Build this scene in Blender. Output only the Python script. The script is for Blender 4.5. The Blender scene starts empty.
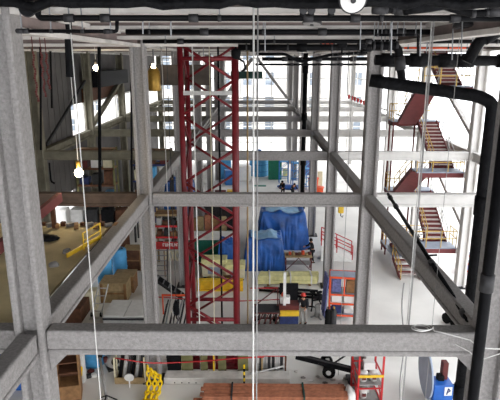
import bpy, bmesh, math, random
from mathutils import Vector, Matrix, noise
random.seed(7)
S = bpy.context.scene
C = S.collection
V = Vector
# ------------------------------------------------------------------ camera
CZ, FPX, PITCH, YAW = 13.25, 534.0, math.radians(14.7), 0.01087
cam = bpy.data.cameras.new('camera'); cam.sensor_width = 36; cam.lens = FPX / 500 * 36
cam.clip_end = 600
co = bpy.data.objects.new('camera', cam); C.objects.link(co)
co.location = (0, 0, CZ); co.rotation_euler = (math.pi / 2 - PITCH, 0, YAW)
S.camera = co
# ------------------------------------------------------------------ sky and exposure
w = bpy.data.worlds.new('sky'); S.world = w; w.use_nodes = True
nt = w.node_tree; nt.nodes.clear()
out = nt.nodes.new('ShaderNodeOutputWorld'); bg = nt.nodes.new('ShaderNodeBackground')
bg.inputs[0].default_value = (0.93, 0.96, 1.0, 1); bg.inputs[1].default_value = 1.0
nt.links.new(bg.outputs[0], out.inputs[0])
al = bpy.data.lights.new('rear_fill_light', 'AREA'); al.shape = 'RECTANGLE'; al.size = 22; al.size_y = 2.5; al.energy = 220; al.color = (.95, .97, 1)  # added fill lamp behind the camera, brightens front faces of the steel
ao = bpy.data.objects.new('rear_fill_light', al); C.objects.link(ao); ao.location = (0, -10.6, 11.8); ao.rotation_euler = (math.radians(68), 0, 0)
S.view_settings.view_transform = 'Standard'; S.view_settings.look = 'None'
S.view_settings.gamma = 1; S.view_settings.use_curve_mapping = False
S.view_settings.exposure = 2.25
S.cycles.max_bounces = 8; S.cycles.diffuse_bounces = 5
S.cycles.use_denoising = True

# ------------------------------------------------------------------ helpers
def ray(px, py):
    u, v = (px - 250) / FPX, (200 - py) / FPX
    c, s = math.cos(PITCH), math.sin(PITCH)
    x, y, z = u, c + v * s, -s + v * c
    cy, sy = math.cos(YAW), math.sin(YAW)
    return V((x * cy - y * sy, x * sy + y * cy, z))
def at(px, py, Y):                       # point of the line of sight at distance Y down the hall
    d = ray(px, py); t = Y / d.y
    return V((d.x * t, Y, CZ + d.z * t))
def gnd(px, py, z=0.0):                  # point of the line of sight on the level z
    d = ray(px, py); t = (z - CZ) / d.z
    return V((d.x * t, d.y * t, z))

def lin(h):
    r = []
    for i in (0, 2, 4):
        c = int(h[i:i + 2], 16) / 255
        r.append(c / 12.92 if c <= .04045 else ((c + .055) / 1.055) ** 2.4)
    return (*r, 1)
M = {}
def mat(n, hx, rough=.7, metal=0., amt=.25, scale=6., bump=.0, bscale=None, emit=0, detail=5, spec=.4):
    m = bpy.data.materials.new(n); m.use_nodes = True; t = m.node_tree
    b = t.nodes['Principled BSDF']; b.inputs['Roughness'].default_value = rough
    b.inputs['Metallic'].default_value = metal; b.inputs['Specular IOR Level'].default_value = spec
    tc = t.nodes.new('ShaderNodeTexCoord'); nz = t.nodes.new('ShaderNodeTexNoise')
    nz.inputs['Scale'].default_value = scale; nz.inputs['Detail'].default_value = detail
    t.links.new(tc.outputs['Object'], nz.inputs['Vector'])
    cr = t.nodes.new('ShaderNodeValToRGB'); c = lin(hx)
    cr.color_ramp.elements[0].position = .3; cr.color_ramp.elements[1].position = .7
    cr.color_ramp.elements[0].color = (*[x * (1 - amt) for x in c[:3]], 1)
    cr.color_ramp.elements[1].color = (*[min(1, x * (1 + amt * .6)) for x in c[:3]], 1)
    t.links.new(nz.outputs['Fac'], cr.inputs[0]); t.links.new(cr.outputs[0], b.inputs['Base Color'])
    if bump:
        n2 = t.nodes.new('ShaderNodeTexNoise'); n2.inputs['Scale'].default_value = bscale or scale * 3
        n2.inputs['Detail'].default_value = 6
        t.links.new(tc.outputs['Object'], n2.inputs['Vector'])
        bp = t.nodes.new('ShaderNodeBump'); bp.inputs['Strength'].default_value = bump
        bp.inputs['Distance'].default_value = .04
        t.links.new(n2.outputs['Fac'], bp.inputs['Height']); t.links.new(bp.outputs[0], b.inputs['Normal'])
    if emit:
        b.inputs['Emission Color'].default_value = c; b.inputs['Emission Strength'].default_value = emit
    M[n] = m
    return m
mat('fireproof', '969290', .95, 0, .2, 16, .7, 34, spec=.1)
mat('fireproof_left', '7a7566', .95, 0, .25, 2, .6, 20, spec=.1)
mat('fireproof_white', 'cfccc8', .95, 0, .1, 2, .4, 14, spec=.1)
mat('floor', 'dedbd6', .85, 0, .14, .35, .08, 6)
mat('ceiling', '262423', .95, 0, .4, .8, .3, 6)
mat('joist', 'd6d0ca', .8, 0, .25, 1.5, .3, 14)
mat('red', '6e161e', .5, 0, .25, 3)
mat('bright_red', 'b82a2c', .5, 0, .2, 3)
mat('brown_red', '5e2825', .7, 0, .25, 3)
mat('black', '161618', .6, 0, .4, 6, spec=.08)
mat('black_pipe', '121214', .55, 0, .4, 4, .3, 12, spec=.08)
mat('insulation', '131315', .6, 0, .5, 7, .6, 14, spec=.08)
mat('rusty', '54463d', .9, 0, .3, 3, .4, 18)
mat('dark', '2b2a2b', .8, 0, .4, 5)
mat('dark_metal', '2f2e30', .6, .1, .3, 8)
mat('steel', '8f9092', .4, .7, .2, 6)
mat('grey', '8e8b88', .8, 0, .2, 4)
mat('pale_grey', 'b5b3b0', .8, 0, .15, 4)
mat('white', 'dedcd8', .7, 0, .08, 4)
mat('cream', 'd6cdae', .8, 0, .12, 4)
mat('blue', '2f6fb4', .5, 0, .2, 4)
mat('machine_blue', '1f58a6', .4, 0, .15, 3)
mat('grey_blue', '8d97a8', .5, 0, .1, 3)
mat('sky_blue', '4f9fd2', .5, 0, .15, 4)
mat('navy', '24305e', .7, 0, .3, 5)
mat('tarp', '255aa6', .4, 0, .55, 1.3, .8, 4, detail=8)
mat('lit_dusty_tarp', '8fb8da', .45, 0, .3, 2, .5, 5)  # paler blue: dust plus the light falling on tarp tops
mat('violet_cloth', '6b6f9d', .9, 0, .4, 9, .4, 18)
mat('green', '0f6a55', .5, 0, .15, 4)
mat('green_box', '1e7a5e', .5, 0, .1, 3)
mat('dark_green', '173f38', .6, 0, .3, 4)
mat('yellow', 'e0b62a', .5, 0, .15, 5)
mat('chain_yellow', 'f0c808', .45, 0, .15, 8)
mat('rail_yellow', 'c9a65a', .6, 0, .15, 5)
mat('pale_yellow', 'ddd79a', .7, 0, .2, 4, .3, 10)
mat('orange', 'd8512a', .6, 0, .15, 5)
mat('plywood', 'd2c196', .85, 0, .3, .8, .15, 8)
mat('olive', '6d6a45', .85, 0, .3, 3)
mat('wood', '8b6642', .8, 0, .3, 5, .2, 20)
mat('crate_wood', '9c8560', .8, 0, .25, 5, .2, 20)
mat('dark_wood', '5c3a26', .8, 0, .35, 5, .2, 20)
mat('lumber', 'a3664a', .75, 0, .3, 7, .2, 30)
mat('concrete', 'c4c0ba', .9, 0, .18, 3, .3, 20)
mat('wall', '5f5b59', .9, 0, .2, .7, .15, 5)
mat('facade', 'd9d5cf', .9, 0, .08, .2)
mat('window_glass', '7b8590', .2, 0, .5, .6)
mat('brick', '9b7a5c', .9, 0, .3, 1)
mat('tread', 'c4b6b2', .8, 0, .2, 6)
mat('stair_red', '6f3434', .7, 0, .2, 3)
mat('skin', 'b98468', .6, 0, .1, 6)
mat('black_cloth', '1a1b20', .9, 0, .4, 8, .3, 30)
mat('grey_cloth', '8f8b86', .9, 0, .2, 8, .3, 30)
mat('hat_red', 'c8382c', .4, 0, .05, 4)
mat('rubber', '151515', .8, 0, .3, 8, spec=.08)
mat('rope_white', 'd9d7d3', .8, 0, .1, 20)
mat('rope_grey', '9a9896', .8, 0, .1, 20)
mat('lamp_glow', 'fff0cf', .5, 0, 0, 5, emit=14)
mat('brass', 'b08a3e', .4, .6, .2, 6)
gm = bpy.data.materials.new('pane'); gm.use_nodes = True; t = gm.node_tree; t.nodes.clear()
o_ = t.nodes.new('ShaderNodeOutputMaterial'); mx = t.nodes.new('ShaderNodeMixShader')
tr = t.nodes.new('ShaderNodeBsdfTransparent'); gl = t.nodes.new('ShaderNodeBsdfGlossy'); fr = t.nodes.new('ShaderNodeValue'); fr.outputs[0].default_value = .06
gl.inputs['Roughness'].default_value = .05
t.links.new(fr.outputs[0], mx.inputs[0]); t.links.new(tr.outputs[0], mx.inputs[1]); t.links.new(gl.outputs[0], mx.inputs[2])
t.links.new(mx.outputs[0], o_.inputs[0]); M['pane'] = gm

def basis(d, up=V((0, 0, 1))):
    d = d.normalized()
    if abs(d.dot(up)) > .98: up = V((0, 1, 0))
    s = d.cross(up).normalized(); u = s.cross(d).normalized()
    return d, s, u
class MB:
    def __init__(s): s.b = bmesh.new()
    def hull(s, A, B):                              # ring A to ring B, capped
        n = len(A); a = [s.b.verts.new(p) for p in A]; b = [s.b.verts.new(p) for p in B]
        for i in range(n): s.b.faces.new((a[i], a[(i + 1) % n], b[(i + 1) % n], b[i]))
        s.b.faces.new(a[::-1]); s.b.faces.new(b)
        return s
    def box(s, c, size, rz=0, taper=1.):
        x, y, z = [k / 2 for k in size]; c = V(c); R = Matrix.Rotation(rz, 3, 'Z')
        f = lambda k, q: [c + R @ V((i * x * q, j * y * q, k)) for i, j in ((-1, -1), (1, -1), (1, 1), (-1, 1))]
        return s.hull(f(-z, 1), f(z, taper))
    def bar(s, p, q, w_, h_=None, up=V((0, 0, 1))):
        p, q = V(p), V(q); h_ = h_ or w_; d, sd, u = basis(q - p, up)
        f = lambda o: [o + sd * i * w_ / 2 + u * j * h_ / 2 for i, j in ((-1, -1), (1, -1), (1, 1), (-1, 1))]
        return s.hull(f(p), f(q))
    def tube(s, p, q, r, n=10, r2=None):
        p, q = V(p), V(q); d, sd, u = basis(q - p); r2 = r if r2 is None else r2
        f = lambda o, k: [o + (sd * math.cos(a) + u * math.sin(a)) * k for a in [i * 2 * math.pi / n for i in range(n)]]
        return s.hull(f(p, r), f(q, r2))
    def path(s, pts, r, n=8, rs=None):
        pts = [V(p) for p in pts]; rings = []; prev = None
        for i, p in enumerate(pts):
            d = (pts[min(i + 1, len(pts) - 1)] - pts[max(i - 1, 0)])
            if prev is None: _, sd, u = basis(d)
            else:
                dn = d.normalized(); sd = (prev - dn * prev.dot(dn)).normalized(); u = sd.cross(dn)
            prev = sd; k = rs[i] if rs else r
            rings.append([s.b.verts.new(p + (sd * math.cos(a) + u * math.sin(a)) * k) for a in [j * 2 * math.pi / n for j in range(n)]])
        for A, B in zip(rings, rings[1:]):
            for j in range(n): s.b.faces.new((A[j], A[(j + 1) % n], B[(j + 1) % n], B[j]))
        s.b.faces.new(rings[0][::-1]); s.b.faces.new(rings[-1])
        return s
    def lathe(s, prof, c=(0, 0, 0), n=20, axis=None):
        c = V(c); rot = V((0, 0, 1)).rotation_difference(V(axis)).to_matrix() if axis else Matrix.Identity(3)
        rings = [[s.b.verts.new(c + rot @ V((r * math.cos(a), r * math.sin(a), z))) for a in [j * 2 * math.pi / n for j in range(n)]] for r, z in prof]
        for A, B in zip(rings, rings[1:]):
            for j in range(n): s.b.faces.new((A[j], A[(j + 1) % n], B[(j + 1) % n], B[j]))
        s.b.faces.new(rings[0][::-1]); s.b.faces.new(rings[-1])
        return s
    def build(s, name, m, parent=None, smooth=False, bevel=0, centre=True):
        bmesh.ops.recalc_face_normals(s.b, faces=s.b.faces)
        off = V((0, 0, 0))
        if parent is None and centre:
            xs = [v.co for v in s.b.verts]
            lo = V([min(p[i] for p in xs) for i in range(3)]); hi = V([max(p[i] for p in xs) for i in range(3)])
            off = V(((lo.x + hi.x) / 2, (lo.y + hi.y) / 2, lo.z))
            bmesh.ops.translate(s.b, verts=s.b.verts, vec=-off)
        me = bpy.data.meshes.new(name); s.b.to_mesh(me); s.b.free()
        if smooth:
            for p in me.polygons: p.use_smooth = True
        me.materials.append(M[m] if isinstance(m, str) else m)
        o = bpy.data.objects.new(name, me); C.objects.link(o); o.location = off
        if parent is not None: o.parent = parent
        if bevel:
            bv = o.modifiers.new('bevel', 'BEVEL'); bv.width = bevel; bv.segments = 2; bv.limit_method = 'ANGLE'
        return o
def tag(o, label=None, cat=None, group=None, kind=None):
    if label: o['label'] = label
    if cat: o['category'] = cat
    if group: o['group'] = group
    if kind: o['kind'] = kind
    return o
def thing(name, label, cat, loc, rz=0, group=None):
    o = bpy.data.objects.new(name, None); C.objects.link(o); o.empty_display_size = .2
    o.location = loc; o.rotation_euler = (0, 0, rz)
    return tag(o, label, cat, group)
KIDS = {}
def kids(o): return [c for c in C.objects if c.parent == o]
def dup(root, loc, rz=None, label=None, group=None):
    def rec(o, par):
        c = o.copy(); C.objects.link(c)
        if par: c.parent = par
        for k in kids(o): rec(k, c)
        return c
    r = rec(root, None); r.location = loc
    if rz is not None: r.rotation_euler = (0, 0, rz)
    if label: r['label'] = label
    if group: r['group'] = group
    return r
def struct(o): return tag(o, kind='structure')
def bend(pts, r=.15, n=5):                        # rounds the corners of a polyline
    pts = [V(p) for p in pts]; o = [pts[0]]
    for a, b, c in zip(pts, pts[1:], pts[2:]):
        k = min(r, (b - a).length * .45, (c - b).length * .45)
        p, q = b + (a - b).normalized() * k, b + (c - b).normalized() * k
        for i in range(n + 1):
            t_ = i / n; o.append(p * (1 - t_) ** 2 + b * 2 * t_ * (1 - t_) + q * t_ * t_)
    return o + [pts[-1]]

# ------------------------------------------------------------------ the shell
YR = [9.35, 20.15, 30.0, 39.7, 49.5, 59.5, 69.5]
ROW = ['nearest', 'second', 'third', 'fourth', 'fifth', 'sixth', 'farthest']
XLL, XL, XR, XRR = -12.3, -4.3, 4.36, 12.3
ZB = 8.25                                         # top of the mid level beams
m = MB(); m.box((6, 40, -.15), (110, 120, .3)); struct(m.build('floor', 'floor'))
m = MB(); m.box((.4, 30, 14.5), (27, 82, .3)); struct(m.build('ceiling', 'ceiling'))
# grey siding on the left, between the third and the fourth row
m = MB(); m.box((-12.75, 33.6, 9.3), (.12, 6.6, 9.6))
for k in range(7): m.box((-12.68, 30.9 + k * .95, 9.3), (.05, .06, 9.6))
struct(m.build('wall_left', 'wall'))
m = MB(); m.box((-12.75, 44.6, 10.7), (.3, 9.4, 1.0)); struct(m.build('trim_1', 'dark_wood'))
m = MB(); m.box((-12.95, 53.4, 12.3), (.2, 33, 4.2)); struct(m.build('wall_left_upper', 'wall'))
m = MB(); m.box((-12.95, 53.4, 3.9), (.2, 33, 7.8)); struct(m.build('wall_left_lower', 'wall'))
m = MB(); m.box((-12.8, 20.3, 6.8), (.25, 20, 14.2)); struct(m.build('wall_left_near', 'wall'))
m = MB(); m.box((.4, -11, 13.7), (27, .3, 1.3)); m.box((.4, -11, .7), (27, .3, 1.4)); [m.box((.4 + x, -11, 6.4), (1.2, .3, 10)) for x in (-12.8, -4.5, 4.5, 12.8)]; struct(m.build('unseen_wall_back', 'wall'))  # unseen wall added to cut light from behind; its gaps let some in
m = MB(); m.box((-12.8, -.5, 7.2), (.25, 20.5, 14.3)); struct(m.build('unseen_wall_left_rear', 'wall'))  # unseen wall added to hold back light beside the camera
m = MB(); m.box((13.7, -2.5, 13.7), (.25, 16.5, 1.3)); m.box((13.7, -2.5, .7), (.25, 16.5, 1.4)); struct(m.build('unseen_wall_right_rear', 'wall'))  # unseen lintel and sill added to limit daylight at the right rear

def hcolumn(x, y, m_, label, group, full, bw=.56, bd=.5, top=14.1):
    if not full:
        q = MB()
        for sx in (-1, 1): q.box((sx * (bw / 2 - .06), 0, top / 2), (.12, bd, top))
        q.box((0, 0, top / 2), (bw - .24, .14, top)); r = q.build('steel_column', m_, centre=False)
        r.location = (x, y, 0); return tag(r, label, 'column', group)
    r = thing('steel_column', label, 'column', (x, y, 0), 0, group)
    for sx in (-1, 1): MB().box((sx * (bw / 2 - .065), 0, top / 2), (.13, bd, top)).build('flange', m_, r, bevel=.04)
    MB().box((0, 0, top / 2), (bw - .26, .15, top)).build('web', m_, r)
    MB().box((0, 0, .03), (bw + .3, bd + .3, .06)).build('base_plate', 'dark_metal', r)
    return r
def ibeam(p, q, m_, label, group, full, wd=.36, h=.52, tf=.12, tw=.14):
    p, q = V(p), V(q)                              # centres of the top edge
    c = (p + q) / 2; a, b = p - c, q - c; dz = lambda z: V((0, 0, z))
    if not full:
        k = MB(); k.bar(a + dz(-tf / 2), b + dz(-tf / 2), wd, tf); k.bar(a + dz(-h + tf / 2), b + dz(-h + tf / 2), wd, tf)
        k.bar(a + dz(-h / 2), b + dz(-h / 2), tw, h - 2 * tf)
        r = k.build('steel_beam', m_, centre=False); r.location = c; return tag(r, label, 'beam', group)
    r = thing('steel_beam', label, 'beam', c, 0, group)
    MB().bar(a + dz(-tf / 2), b + dz(-tf / 2), wd, tf).build('top_flange', m_, r, bevel=.04)
    MB().bar(a + dz(-h + tf / 2), b + dz(-h + tf / 2), wd, tf).build('bottom_flange', m_, r, bevel=.04)
    MB().bar(a + dz(-h / 2), b + dz(-h / 2), wd - .06, h - 2 * tf).build('web', m_, r)
    return r
colnames = {XLL: 'far left side', XL: 'left of the hall centre', XR: 'right of the hall centre', XRR: 'right side by the stairs'}
for i, Y in enumerate(YR):
    for X in (XLL, XL, XR, XRR):
        if (i < 2 and X in (XLL, XRR)): continue
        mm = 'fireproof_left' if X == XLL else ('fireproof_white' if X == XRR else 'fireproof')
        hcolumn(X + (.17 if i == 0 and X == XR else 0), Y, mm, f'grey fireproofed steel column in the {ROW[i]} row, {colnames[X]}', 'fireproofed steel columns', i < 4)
for i, Y in enumerate(YR):                         # cross beams
    for a, b, wh, mm in ((XLL, XL, 'left bay', 'fireproof_left'), (XL, XR + (.17 if i == 0 else 0), 'middle bay', 'fireproof'), (XR + (.17 if i == 0 else 0), XRR, 'right bay', 'fireproof_white')):
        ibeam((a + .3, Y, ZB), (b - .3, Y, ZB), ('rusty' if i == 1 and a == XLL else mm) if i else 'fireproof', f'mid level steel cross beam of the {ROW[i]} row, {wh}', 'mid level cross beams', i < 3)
for i in range(len(YR) - 1):                       # beams along the hall
    for X, wh, mm in ((XLL, 'far left side', 'fireproof_left'), (XL, 'left of centre', 'fireproof'), (XR, 'right of centre', 'fireproof'), (XRR, 'right side by the stairs', 'fireproof_white')):
        if i < 2 and X in (XLL, XRR) and not (i == 1 and X == XRR): continue
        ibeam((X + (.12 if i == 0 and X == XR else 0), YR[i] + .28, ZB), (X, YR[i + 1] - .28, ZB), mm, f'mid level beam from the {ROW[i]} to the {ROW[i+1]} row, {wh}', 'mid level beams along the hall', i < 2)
ibeam((XL, 2.5, ZB), (XL, YR[0] - .28, ZB), 'fireproof', 'short steel beam running toward the viewer at the bottom left corner', None, True)
# gussets under the nearest beam
for X, sx, wd in ((XL, 1, 'left'), (XR + .17, -1, 'right')):
    q = MB(); x0 = X + sx * .29
    q.hull([V((x0, YR[0] - .1, 7.7)), V((x0 + sx * .35, YR[0] - .1, 7.7)), V((x0, YR[0] - .1, 7.35))],
           [V((x0, YR[0] + .1, 7.7)), V((x0 + sx * .35, YR[0] + .1, 7.7)), V((x0, YR[0] + .1, 7.35))])
    tag(q.build('gusset_plate', 'fireproof'), f'triangular grey knee plate under the nearest cross beam, at its {wd} column', 'bracket')
# roof girders and joists
mat('joist_web', '7f716d', .9, 0, .3, 1.5, .3, 14)
def girder(p, q, label, h=.6, m_='joist', wd=.34):
    p, q = V(p), V(q); c = (p + q) / 2; a, b = p - c, q - c; r = thing('roof_girder', label, 'girder', c, 0, 'roof girders'); dz = lambda z: V((0, 0, z))
    MB().bar(a + dz(-.05), b + dz(-.05), wd, .1).build('top_flange', m_, r); MB().bar(a + dz(-h + .05), b + dz(-h + .05), wd, .1).build('bottom_flange', m_, r)
    MB().bar(a + dz(-h / 2), b + dz(-h / 2), .12, h - .2).build('web', 'joist_web', r)
    return r
for i, Y in enumerate(YR):
    zb = 13.98 if i == 0 else 13.72
    girder((-12.6, Y - .02, zb + .45), (13.2, Y - .02, zb + .45), f'pale roof girder spanning across the hall over the {ROW[i]} row', .45)
for i in range(len(YR) - 1):
    for X, wh in ((XLL, 'far left side'), (XL, 'left of centre'), (XR, 'right of centre'), (XRR, 'right side')):
        girder((X, YR[i] + .3, 14.12), (X, YR[i + 1] - .3, 14.12), f'pale roof girder running back from the {ROW[i]} row, {wh}', .42)
for k, (Y, zb) in enumerate(((11.7, 14.0), (14.0, 13.95), (17.1, 13.84), (23.4, 13.85), (26.7, 13.85), (33.2, 13.85), (36.5, 13.85), (43, 13.85), (46.3, 13.85))):
    girder((-12.4, Y, zb + .32), (13, Y, zb + .32), f'roof joist across the hall, number {k+1} counted back from the nearest girder', .3)
# braces
def brace(p, q, label, wd=.2, m_='fireproof', cat='brace'):
    return tag(MB().bar(p, q, wd).build('diagonal_brace', m_), label, cat, 'diagonal braces')
brace((.2, 68.9, 13.4), (4.0, 68.9, 8.5), 'pale diagonal brace in the far end wall, right of the white conduits', .35)
brace((-3.9, 59.0, 8.6), (-.4, 59.0, 13.4), 'pale diagonal brace behind the red mast near the far end', .35)
brace((XRR + .1, 39.3, 7.6), (XRR + .1, 30.4, 3.6), 'white diagonal brace in the right side wall below the beam', .26, 'fireproof_white')
brace((XRR + .1, 39.3, 13.2), (XRR + .1, 30.4, 9.0), 'white diagonal brace in the right side wall above the beam', .26, 'fireproof_white')
brace((XLL, 40.2, 8.5), (XLL, 48.8, 11.2), 'grey diagonal brace in the left window bay behind the siding', .3, 'fireproof_left')
brace((XLL, 39.2, 11.8), (XLL, 31.0, 8.4), 'dark diagonal brace in front of the grey siding on the left', .14, 'dark')
# far end and left windows
wn = [0]
def window(p, wd, ht, axis, cols, rows, m_='white'):
    wn[0] += 1
    r = bpy.data.objects.new(f'window_{wn[0]}', None); C.objects.link(r); r.location = p; struct(r)
    r.rotation_euler = (0, 0, 0 if axis == 'x' else math.pi / 2)
    k = MB()
    for x in (-wd / 2, wd / 2): k.box((x, 0, ht / 2), (.16, .14, ht))
    for z in (0.08, ht - .08): k.box((0, 0, z), (wd - .16, .14, .16))
    k.build('window_frame', m_, r)
    for i in range(1, cols): MB().box((-wd / 2 + wd * i / cols, 0, ht / 2), (.1, .1, ht - .32)).build('mullion', m_, r)
    for i in range(1, rows): MB().box((0, 0, ht * i / rows), (wd - .32, .08, .1)).build('transom', m_, r)
    MB().box((0, .0, ht / 2), (wd - .2, .02, ht - .2)).build('pane', 'pane', r)
for a, b in ((XLL, XL), (XL, XR), (XR, XRR)):
    window(((a + b) / 2, 70.2, 8.35), b - a - .7, 5.2, 'x', 4, 2)
    window(((a + b) / 2, 70.2, .3), b - a - .7, 7.3, 'x', 4, 3)
for i in range(3, 6):
    window((-12.85, (YR[i] + YR[i + 1]) / 2, 7.9), YR[i + 1] - YR[i] - .6, 2.3, 'y', 3, 1)
for i in range(3, 6):
    window((XRR + .5, (YR[i] + YR[i + 1]) / 2, 8.4), YR[i + 1] - YR[i] - .6, 5.2, 'y', 3, 2)
# ------------------------------------------------------------------ buildings outside
def building(loc, sx, sz, nx, nz, label, rz, m_='facade', depth=8):
    r = thing('building', label, 'building', loc, rz, 'buildings outside')
    MB().box((0, depth / 2, sz / 2), (sx, depth, sz)).build('wall', m_, r)
    MB().box((0, depth / 2, sz + .2), (sx + .6, depth + .6, .4)).build('cornice', m_, r)
    wm = MB(); wm.box((0, -.02, 0), (1.5, .1, 2.1)); fm = MB()
    for x in (-.8, .8): fm.box((x, -.08, 0), (.12, .2, 2.2))
    for z in (-1.1, 1.1, 0): fm.box((0, -.08, z), (1.72, .2, .12))
    w0 = None
    for i in range(nx):
        for j in range(nz):
            p = (-sx / 2 + (i + .5) * sx / nx, 0, 2.2 + j * (sz - 2) / nz)
            if w0 is None: w0 = wm.build('window', 'window_glass', r); w0.location = p; f0 = fm.build('window_frame', 'white', w0)
            else:
                c = w0.copy(); C.objects.link(c); c.location = p; f = f0.copy(); C.objects.link(f); f.parent = c
for args in (((6, 92, 0), 26, 22, 7, 5, 'pale overexposed building seen through the far end windows, right of the mast', 0),
             ((-24, 94, 0), 30, 20, 7, 5, 'pale building seen through the far end on the left of the mast', 0),
             ((38, 44, 0), 60, 22, 12, 5, 'pale building across the street beyond the stairs on the right', -math.pi / 2),
             ((-38, 50, 0), 50, 18, 9, 4, 'pale building seen through the left side windows', math.pi / 2)):
    building(*args)

# ------------------------------------------------------------------ yellow plywood deck on the left
r = thing('plywood_deck', 'yellowish plywood deck on the left at mid level, strewn with debris', 'deck', (-8.6, 13, 8.0))
MB().box((0, 0, .1), (7.9, 6.9, .06)).build('deck_sheet', 'plywood', r)
MB().box((0, 3.42, -.05), (7.9, .12, .24)).build('edge_board', 'dark_wood', r)
for k in range(6): MB().box((-3.4 + k * 1.36, 0, -.06), (.1, 6.7, .26)).build('floor_joist', 'dark_wood', r)
def lump(name, p, s, m_, label, cat, seed=0, sub=3, amp=.25, group=None, parent=None):
    k = MB(); bmesh.ops.create_icosphere(k.b, subdivisions=sub, radius=1)
    for v in k.b.verts:
        n_ = noise.noise(v.co * 1.7 + V((seed * 3.1, 0, 0))); v.co *= 1 + amp * n_
        v.co = V((v.co.x * s[0], v.co.y * s[1], max(v.co.z, -.45) * s[2] + .45 * s[2])) + V(p)
    return tag(k.build(name, m_, parent, True), label, cat, group)
dk = 8.135
lump('rubble_heap', gnd(67, 253, dk), (.13, .13, .09), 'grey', 'grey rounded rubble lump on the plywood deck, nearer the yellow barrier', 'rubble', 1, group='rubble on the deck')
lump('rubble_heap', gnd(54, 266, dk), (.14, .12, .08), 'grey', 'grey rubble lump on the plywood deck, nearer the viewer', 'rubble', 2, group='rubble on the deck')
lump('rubbish_bag', gnd(48, 240, dk), (.32, .2, .12), 'black', 'flat black bag lying on the plywood deck beside the left column', 'bag', 3)
for k in range(12):
    p = gnd(44 + k * 6.5, 225.5 + (k % 3), dk)
    o = MB().box((p.x, p.y, dk + .06), (.14 + .1 * (k % 3), .12, .1 + .03 * (k % 2)), k).build('rubble_block', ['dark_wood', 'grey', 'wood'][k % 3])
    tag(o, 'small dark rubble block in the row along the far edge of the plywood deck', 'rubble', 'rubble row on the deck edge')
p = gnd(96, 245, dk)
r = thing('guard_frame', 'yellow guard frame standing on the right edge of the plywood deck', 'barrier', (p.x - .1, p.y, dk))
for x, y in ((-.1, -.45), (.1, .5)):
    MB().tube((x, y, 0), (x, y, .5), .022).build('post', 'yellow', r)
for z in (.28, .5): MB().tube((-.1, -.45, z), (.1, .5, z), .02).build('rail', 'yellow', r)
MB().bar((-.35, -1.1, .09), (.1, .5, .09), .04, .12).build('toe_board', 'yellow', r)
a, b = at(-4, 250, 12.6), at(60, 197, 16.6); r = thing('red_girder', 'red brown steel girder on trestles slanting across behind the nearest left column', 'girder', (a.x, a.y, dk))
MB().bar(a - V(r.location), b - V(r.location), .14, .3).build('girder_beam', 'stair_red', r)
for t_ in (.15, .85): q = a.lerp(b, t_) - V(r.location); MB().box((q.x, q.y, (q.z - .1) / 2), (.12, .12, q.z - .1)).build('trestle_leg', 'dark_wood', r)
p = gnd(58, 214, dk)
tag(MB().box((p.x, 16.9, 8.2), (.02, .02, .02)).build('hook_eye', 'dark_metal'), 'x', 'hook') if False else None
# ------------------------------------------------------------------ red lattice mast
r = thing('lattice_mast', 'red lattice steel mast rising from floor to roof left of centre', 'mast', (-1.88, 22.2, 0))
W, D, H = 1.04, 1.0, 13.9
for sx in (-1, 1):
    for sy in (-1, 1): MB().tube((sx * W, sy * D, .08), (sx * W, sy * D, H), .11, 12).build('leg', 'red', r, True)
hs = 2.72; n_ = 5
for k in range(n_):
    z0 = .25 + k * hs; z1 = z0 + hs / 2; z2 = z0 + hs
    MB().tube((-W, -D, z0), (W, -D, z1), .06).build('diagonal', 'red', r, True)
    MB().tube((W, -D, z1), (-W, -D, z2), .06).build('diagonal', 'red', r, True)
    MB().tube((W, D, z0), (-W, D, z1), .055).build('diagonal', 'red', r, True)
    MB().tube((-W, D, z1), (W, D, z2), .055).build('diagonal', 'red', r, True)
    for sx in (-1, 1):
        MB().tube((sx * W, -D, z0), (sx * W, D, z1), .05).build('diagonal', 'red', r, True)
        MB().tube((sx * W, D, z1), (sx * W, -D, z2), .05).build('diagonal', 'red', r, True)
for z in (.25, 2.3, 13.3):
    for sy in (-1, 1): MB().tube((-W, sy * D, z), (W, sy * D, z), .09).build('crossbar', 'red', r, True)
MB().box((0, -D, 12.0), (2.1, .12, .16)).build('tie_beam', 'pale_grey', r)
MB().box((0, 0, .04), (2.6, 2.5, .08)).build('base_plate', 'red', r)
tag(MB().tube(at(218, 45, 23.2), V((at(218, 45, 23.2).x, 23.2, .1)), .045).build('drop_pipe', 'black_pipe'), 'thin black vertical pipe inside the red lattice mast', 'pipe')
# hook block on top of the mast
p = at(236, 40, 20.9)
r = thing('chain_hoist', 'black chain hoist hanging from the roof at the right leg of the red mast', 'hoist', (p.x, 20.9, p.z - .7))
MB().lathe([(.02, .0), (.16, .05), (.18, .3), (.1, .4)], n=12).build('hoist_body', 'black', r, True)
MB().path([(0, 0, .4), (-.12, 0, .75), (-.05, 0, 1.1)], .04).build('hanger', 'black', r)
MB().path([(.05, 0, .05), (.3, 0, -.1), (.35, 0, -.35), (.2, 0, -.45)], .04).build('hook', 'black', r, True)

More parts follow.
